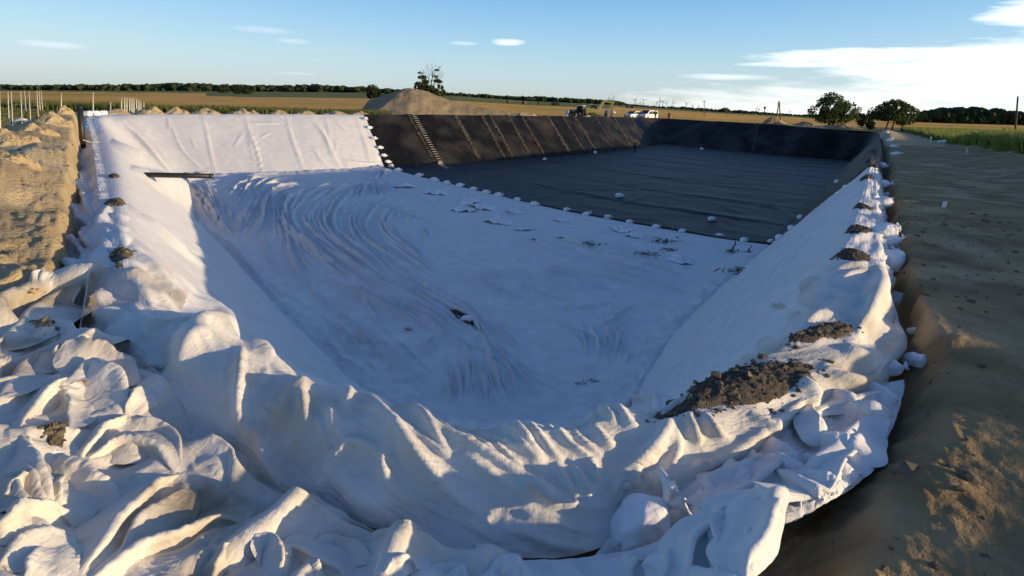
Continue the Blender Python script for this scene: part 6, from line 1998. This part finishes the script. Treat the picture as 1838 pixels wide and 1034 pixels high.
r_ = np.random.default_rng(91)
n = 70000
Y = 29 + 68 * r_.uniform(0, 1, n) ** 1.7; X = 26.5 + .6 * (Y - 29) + r_.uniform(0, 1, n) ** 1.3 * (12 + .6 * Y)
ok = X < 1.06 * Y + 4
X, Y = X[ok], Y[ok]
X = X + .5 * noise(Y * .4, X * .4, 3)
blades('crop', 'tall green crop in the field at the right edge', np.stack([X, Y, gz_many(X, Y) - .05], 1), .85, .035 + .0007 * Y, 'crop', 92, 'crop')
n = 16000
px = r_.uniform(-60, 700, n); D = r_.uniform(0, 1, n) * 14 + np.interp(px, [150, 240, 655], [57, 60, 71])
P = atd(px, np.full(n, 195.), D); P[:, 2] = gz_many(P[:, 0], P[:, 1]) - .05
keep = noise(P[:, 0] * .12, P[:, 1] * .12, 17) > -.35
blades('grass', 'tall rough grass growing behind the row of sand heaps', P[keep], .9, .07, 'grass', 93)
n = 9000
D = r_.uniform(22, 48, n); px = r_.uniform(-80, 96, n)
P = atd(px, np.full(n, 195.), D); P[:, 2] = gz_many(P[:, 0], P[:, 1]) - .05
keep = (dist_line(P[:, 0], P[:, 1], LEFT_RIDGE) > 2.2) & (dist_line(P[:, 0], P[:, 1], EXC, True) > 3.5)
blades('grass', 'dark weedy grass around the wire fence posts on the left', P[keep], .55, .035, 'grass', 94)
n = 5000
px = r_.uniform(655, 1180, n); D = np.interp(px, [655, 1186], [64, 118]) + r_.uniform(1.5, 8, n)
P = atd(px, np.full(n, 205.), D); P[:, 2] = gz_many(P[:, 0], P[:, 1]) - .03
blades('dry_grass', 'dry grass tufts along the rim above the black slope', P, .4, .05, 'drygrass', 95)

# hay bales in the far field
HB = 'round hay bales in the far stubble field'
for i, (x, yb, D) in enumerate([(912, 190, 330), (941, 191, 330), (966, 192, 330), (993, 192.5, 330), (1001, 193, 330), (1081, 195, 380), (1127, 197, 380), (1134, 198, 380)]):
    c = on_ground(x, D)
    mb = MB(); mb.tube([(-.75, 0, .7), (-.7, 0, .7), (.7, 0, .7), (.75, 0, .7)], [.62, .75, .75, .62], 14)
    o = mb.build('hay_bale', MAT['wood'], None, True); o.location = tuple(c); o.rotation_euler = (0, 0, i * .7); o.scale = (1.3, 1.3, 1.3)
    tag(o, '%s hay bale from the left in the stubble field beyond the pit' % ORD[i], 'hay bale', HB)

# ------------------------------------------------------------------ machines and cars
def wheel(parent, c, rad, w, ax=0, mat='tyre'):
    r_w = bpy.data.objects.new('wheel', None)
    bpy.data.objects.remove(r_w)
    d = np.array([w / 2, 0, 0]) if ax == 0 else np.array([0, w / 2, 0])
    c = np.array(c, float)
    mb = MB(); mb.tube([c - d, c - d * .8, c + d * .8, c + d], [rad * .9, rad, rad, rad * .9], 18); o = mb.build('wheel', MAT[mat], parent, True)
    mb = MB(); mb.tube([c - d * 1.06, c + d * 1.06], rad * .55, 12); mb.build('rim', MAT['steel'], o, True)
    return o


def excavator(px, D, rz, label):
    c = on_ground(px, D)
    root = empty('excavator', c, label, 'excavator', None, rz)
    for s in (-1, 1):
        prof = [(-1.5, .1), (-1.7, .4), (-1.5, .75), (1.5, .75), (1.7, .4), (1.5, .1)]
        mb = MB(); mb.prism(prof, s * 1.0 - .25, s * 1.0 + .25); mb.build('track', MAT['machine_dark'], root, False, .04)
    mb = MB(); mb.box((0, 0, .85), (1.4, 1.6, .3)); mb.tube([(0, 0, .9), (0, 0, 1.12)], .6, 16); mb.build('undercarriage', MAT['machine_dark'], root)
    mb = MB(); mb.prism([(-1.7, 1.1), (-1.75, 1.7), (-1.4, 2.05), (.1, 2.05), (.9, 1.6), (.9, 1.1)], -1.0, 1.0); mb.build('engine_housing', MAT['machine'], root, False, .05)
    mb = MB(); mb.box((-1.75, 0, 1.5), (.35, 1.9, .7)); mb.build('counterweight', MAT['machine_dark'], root, False, .08)
    mb = MB(); mb.prism([(-.35, 1.55), (-.35, 2.85), (.75, 2.85), (1.05, 2.2), (1.05, 1.2), (-.35, 1.2)], .25, 1.02); cab = mb.build('cab', MAT['machine'], root, False, .04)
    mb = MB(); mb.prism([(-.2, 1.75), (-.2, 2.7), (.7, 2.7), (.92, 2.15), (.92, 1.75)], .22, 1.05); mb.build('cab_window', MAT['glass'], cab)
    mb = MB(); mb.box((.25, .63, 2.89), (1.1, .8, .06)); mb.build('cab_roof', MAT['pvc'], cab)
    mb = MB(); mb.prism([(.7, 1.3), (.55, 1.7), (2.0, 3.6), (2.4, 3.85), (4.2, 3.45), (4.15, 3.15), (2.5, 3.4), (1.1, 1.3)], -.45, -.1); mb.build('boom', MAT['machine'], root, False, .03)
    mb = MB(); mb.prism([(4.6, 3.75), (4.35, 3.9), (4.0, 3.2), (2.75, 1.15), (3.0, 1.05), (4.3, 2.95)], -.42, -.14); mb.build('stick', MAT['machine'], root, False, .03)
    mb = MB(); mb.prism([(2.7, 1.25), (3.15, 1.15), (3.2, .7), (2.9, .35), (2.35, .4), (2.55, .75)], -.75, .2); mb.build('bucket', MAT['machine_dark'], root, False, .02)
    mb = MB(); mb.tube([(1.3, -.28, 1.5), (2.25, -.28, 3.1)], .07, 8); mb.tube([(2.6, -.28, 3.8), (4.35, -.28, 3.9)], .06, 8); mb.build('hydraulic_ram', MAT['steel'], root)
    return root


def tractor(px, D, rz, label):
    c = on_ground(px, D)
    root = empty('tractor', c, label, 'tractor', None, rz)
    for y in (-.75, .75):
        wheel(root, (-.9, y, .75), .75, .4, 1); wheel(root, (1.35, y, .5), .5, .28, 1)
    mb = MB(); mb.prism([(-.3, .75), (-.3, 1.55), (.3, 1.6), (1.9, 1.45), (2.0, .7)], -.35, .35); mb.build('hood', MAT['machine_dark'], root, False, .06)
    mb = MB(); mb.prism([(-1.35, 1.0), (-1.3, 2.4), (-.1, 2.4), (.15, 1.5), (.1, 1.0)], -.65, .65); cab = mb.build('cab', MAT['machine_dark'], root, False, .04)
    mb = MB(); mb.prism([(-1.2, 1.45), (-1.2, 2.3), (-.2, 2.3), (0, 1.45)], -.68, .68); mb.build('cab_window', MAT['glass'], cab)
    mb = MB(); mb.box((-.7, 0, 2.47), (1.5, 1.5, .14)); mb.build('cab_roof', MAT['white_paint'], cab, False, .04)
    mb = MB(); mb.tube([(.9, .2, 1.5), (.9, .2, 2.3)], .05, 8); mb.build('exhaust_pipe', MAT['steel'], root)
    for s in (-.5, .5):
        mb = MB(); mb.prism([(-1.7, 1.2), (-1.5, 1.65), (-.9, 1.72), (-.3, 1.5), (-.35, 1.4), (-.9, 1.6), (-1.45, 1.5)], s * 1.5 - .2, s * 1.5 + .2); mb.build('mudguard', MAT['machine_dark'], root)
    mb = MB(); mb.prism([(2.1, .3), (2.4, 1.2), (2.75, 1.0), (2.7, .35)], -.9, .9); mb.tube([(.6, .5, 1.2), (1.6, .5, 1.7), (2.3, .5, 1.0)], .07, 6); mb.tube([(.6, -.5, 1.2), (1.6, -.5, 1.7), (2.3, -.5, 1.0)], .07, 6); mb.build('front_loader', MAT['pvc'], root)
    return root


excavator(1063, 118, R(8), 'muddy yellow excavator with its boom raised behind the black slope')
tractor(1037, 122, R(150), 'dark tractor with a pale roof beside the excavator')


def car(px, D, rz, label, van, name, dz=0.0):
    c = on_ground(px, D); c[2] += dz
    root = empty(name, c, label, 'van' if van else 'car', None, rz)
    W = 1.8 if not van else 1.9
    if van:
        prof = [(-2.4, .35), (-2.45, 1.1), (-2.35, 1.95), (.75, 2.0), (1.55, 1.25), (2.3, 1.05), (2.45, .75), (2.4, .35)]
        wins = [('windscreen', None, [(.82, 1.9), (1.52, 1.28)]), ]
        side = [[(.0, 1.2), (.0, 1.8), (.6, 1.8), (1.2, 1.22)], [(-1.1, 1.2), (-1.1, 1.8), (-.12, 1.8), (-.12, 1.2)], [(-2.2, 1.2), (-2.15, 1.8), (-1.22, 1.8), (-1.22, 1.2)]]
        ws = [(.80, 1.96), (1.53, 1.29)]
    else:
        prof = [(-2.1, .4), (-2.15, 1.0), (-1.95, 1.6), (-1.5, 1.68), (.25, 1.68), (1.0, 1.12), (2.0, .98), (2.15, .7), (2.1, .4)]
        side = [[(-.1, 1.08), (-.1, 1.55), (.22, 1.55), (.8, 1.08)], [(-1.05, 1.08), (-1.05, 1.55), (-.2, 1.55), (-.2, 1.08)], [(-1.85, 1.12), (-1.72, 1.55), (-1.15, 1.55), (-1.15, 1.08)]]
        ws = [(.30, 1.64), (.97, 1.14)]
    mb = MB(); mb.prism(prof, -W / 2, W / 2); body = mb.build('body', MAT['white_paint'], root, False, .07)
    for sd in side:
        for s in (-1, 1):
            mb = MB(); mb.prism(sd, s * W / 2 - .012 * (s < 0) - .006, s * W / 2 + .012 * (s > 0) + .006); mb.build('side_window', MAT['glass'], root)
    (x0, z0), (x1, z1) = ws
    nx, nz_ = (z0 - z1), (x1 - x0); l_ = math.hypot(nx, nz_); nx, nz_ = nx / l_ * .02, nz_ / l_ * .02
    mb = MB(); mb.prism([(x0, z0), (x1, z1), (x1 + nx, z1 + nz_), (x0 + nx, z0 + nz_)], -W / 2 + .12, W / 2 - .12); mb.build('windscreen', MAT['glass'], root)
    for x in (-1.35, 1.35):
        for s in (-1, 1):
            wheel(root, (x, s * (W / 2 - .1), .34), .34, .24, 1)
    fx_ = prof[-2][0]
    for s in (-1, 1):
        mb = MB(); mb.box((fx_ - .05, s * (W / 2 - .28), .85), (.12, .35, .16)); mb.build('headlight', MAT['glass'], root)
        mb = MB(); mb.box((prof[1][0] + .02, s * (W / 2 - .15), 1.0), (.08, .16, .35)); mb.build('tail_light', MAT['redlens'], root)
        mb = MB(); mb.box(((.75 if not van else 1.15), s * (W / 2 + .1), 1.15), (.12, .2, .15)); mb.build('mirror', MAT['machine_dark'], root)
    mb = MB(); mb.box((fx_ - .01, 0, .5), (.1, W - .1, .22)); mb.build('bumper', MAT['machine_dark'], root)
    return root


car(1136, 123, R(222), 'white car with a dark windscreen parked behind the black slope', False, 'parked_car')
car(1163, 124, R(222), 'white van parked to the right of the white car', True, 'parked_van')

# ------------------------------------------------------------------ people
def person(c, h, rz, label, shirt, trousers, pose, hair='hair', cap=None, extra=None):
    import bmesh
    c = np.asarray(c, float)
    root = empty('person', c, label, 'person', None, rz)
    J = dict(pelvis=(0, 0, .52, .090), waist=(0, 0, .60, .075), chest=(0, .01, .72, .098), neck0=(0, .01, .815, .055), neck=(0, .012, .845, .036), head0=(0, .015, .885, .050), head=(0, .02, .935, .062), top=(0, .015, .975, .045))
    for s, t in ((-1, 'l'), (1, 'r')):
        J['hip' + t] = (s * .055, 0, .49, .068); J['knee' + t] = (s * .065, .01, .28, .044); J['ank' + t] = (s * .07, -.01, .05, .028); J['toe' + t] = (s * .078, .075, .02, .022)
        J['sh' + t] = (s * .115, 0, .79, .044); J['el' + t] = (s * .15, -.01, .64, .030); J['wr' + t] = (s * .155, .04, .50, .022); J['ha' + t] = (s * .155, .06, .455, .022)
    for k_, v_ in pose.items():
        J[k_] = tuple(v_) + (J[k_][3],)
    E = [('pelvis', 'waist'), ('waist', 'chest'), ('chest', 'neck0'), ('neck0', 'neck'), ('neck', 'head0'), ('head0', 'head'), ('head', 'top')]
    for t in 'lr':
        E += [('pelvis', 'hip' + t), ('hip' + t, 'knee' + t), ('knee' + t, 'ank' + t), ('ank' + t, 'toe' + t), ('chest', 'sh' + t), ('sh' + t, 'el' + t), ('el' + t, 'wr' + t), ('wr' + t, 'ha' + t)]
    names = list(J); ix = {n_: i for i, n_ in enumerate(names)}
    me = bpy.data.meshes.new('body')
    me.from_pydata([tuple(np.array(J[n_][:3]) * h) for n_ in names], [(ix[a], ix[b]) for a, b in E], [])
    o = bpy.data.objects.new('body', me); scene.collection.objects.link(o)
    o.modifiers.new('skin', 'SKIN')
    sk = me.skin_vertices[0].data
    for i, n_ in enumerate(names):
        sk[i].radius = (J[n_][3] * h, J[n_][3] * h * (.75 if n_ in ('chest', 'waist', 'pelvis') else 1)); sk[i].use_root = n_ == 'pelvis'
    ss = o.modifiers.new('sub', 'SUBSURF'); ss.levels = ss.render_levels = 2
    dg = bpy.context.evaluated_depsgraph_get()
    m2 = bpy.data.meshes.new_from_object(o.evaluated_get(dg))
    bpy.data.objects.remove(o)
    for m_ in (MAT['cloth_' + shirt], MAT['cloth_' + trousers], MAT['skin'], MAT['machine_dark']): m2.materials.append(m_)
    hands = [np.array(J['ha' + t][:3]) * h for t in 'lr']
    elb = [np.array(J['el' + t][:3]) * h for t in 'lr']
    for p in m2.polygons:
        q = np.array(p.center)
        z = q[2] / h
        i = 0 if z > .55 else 1
        if z > .845: i = 2
        if z < .045: i = 3
        for hd, eb in zip(hands, elb):
            if np.linalg.norm(q - hd) < .085 * h: i = 2
        p.material_index = i; p.use_smooth = True
    o = bpy.data.objects.new('body', m2); scene.collection.objects.link(o); o.parent = root
    V0 = ICO2 * np.array([.058, .066, .05]) * h + np.array([0, .006, .958]) * h
    V0 = V0[:, :]
    keepf = ICOF2
    mb_ = mesh_np('cap' if cap else 'hair', V0, keepf, MAT['cloth_' + cap] if cap else MAT[hair], root)
    if cap:
        m3 = MB(); m3.box((0, .075 * h, .945 * h), (.08 * h, .07 * h, .012 * h)); m3.build('cap_peak', MAT['cloth_' + cap], root)
    return root


def rim_pt(px, off=1.2):
    i = int(np.argmin(np.where(np.arange(nks) > corner - 5, np.abs(top_px - px), 1e9)))
    p = GK[i, NT_K[0] + NT_K[1]]
    q = p + (p - GK[i, NT_K[0] + NT_K[1] + 30]) * np.array([1, 1, 0]) / np.linalg.norm((p - GK[i, NT_K[0] + NT_K[1] + 30])[:2]) * off
    return np.array([q[0], q[1], max(down(q[0], q[1]), p[2] - .25)])


walk = dict(kneel=(-.065, .09, .29), ankl=(-.07, .10, .05), toel=(-.07, .17, .03), kneer=(.065, -.01, .28), ankr=(.07, -.14, .08), toer=(.07, -.07, .03))
c = atz(np.array(1139.), np.array(271.5), FLOORZ + .06)
p_ = person(c, 1.75, R(120), 'person in dark clothes standing on the black floor with arms raised to hold a tool', 'black', 'black', dict(ell=(-.17, .08, .70), wrl=(-.10, .20, .76), hal=(-.08, .24, .78), elr=(.17, .08, .70), wrr=(.12, .20, .80), har=(.10, .24, .82)))
mb = MB(); mb.tube([(-.15, .3, 1.15), (.1, .42, 1.4), (.35, .5, 1.75)], [.03, .025, .02], 6)
t_ = mb.build('tool', MAT['machine_dark'], None); t_.location = tuple(c); t_.rotation_euler = (0, 0, R(120)); tag(t_, 'dark long tool held up by the person on the black floor', 'tool')
person(rim_pt(1094, 1.5), 1.75, R(160), 'person in a purple top and dark trousers on the rim beside the excavator', 'purple', 'navy', walk)
c = rim_pt(1106, 3.0)
person(c, 1.75, R(-90), 'person in a blue top and red cap walking behind the black slope', 'blue', 'navy', dict(walk, elr=(.14, .12, .66), wrr=(.10, .22, .68), har=(.08, .25, .68)), cap='red')
b2 = make_bag(1109, 199, .9, 0, 0, 'white bag carried by the person in the red cap', None, 4, False, 1.0, pos=np.array([c[0] + .4, c[1] - .1, c[2] + 1.0]))
person(rim_pt(1178, 1.2), 1.8, R(190), 'tall person in dark clothes standing at the rim right of the white van', 'brown', 'black', {})
person(rim_pt(1203, 1.5), 1.75, R(150), 'person in brown clothes standing alone on the rim above the dark end wall', 'brown', 'black', walk)
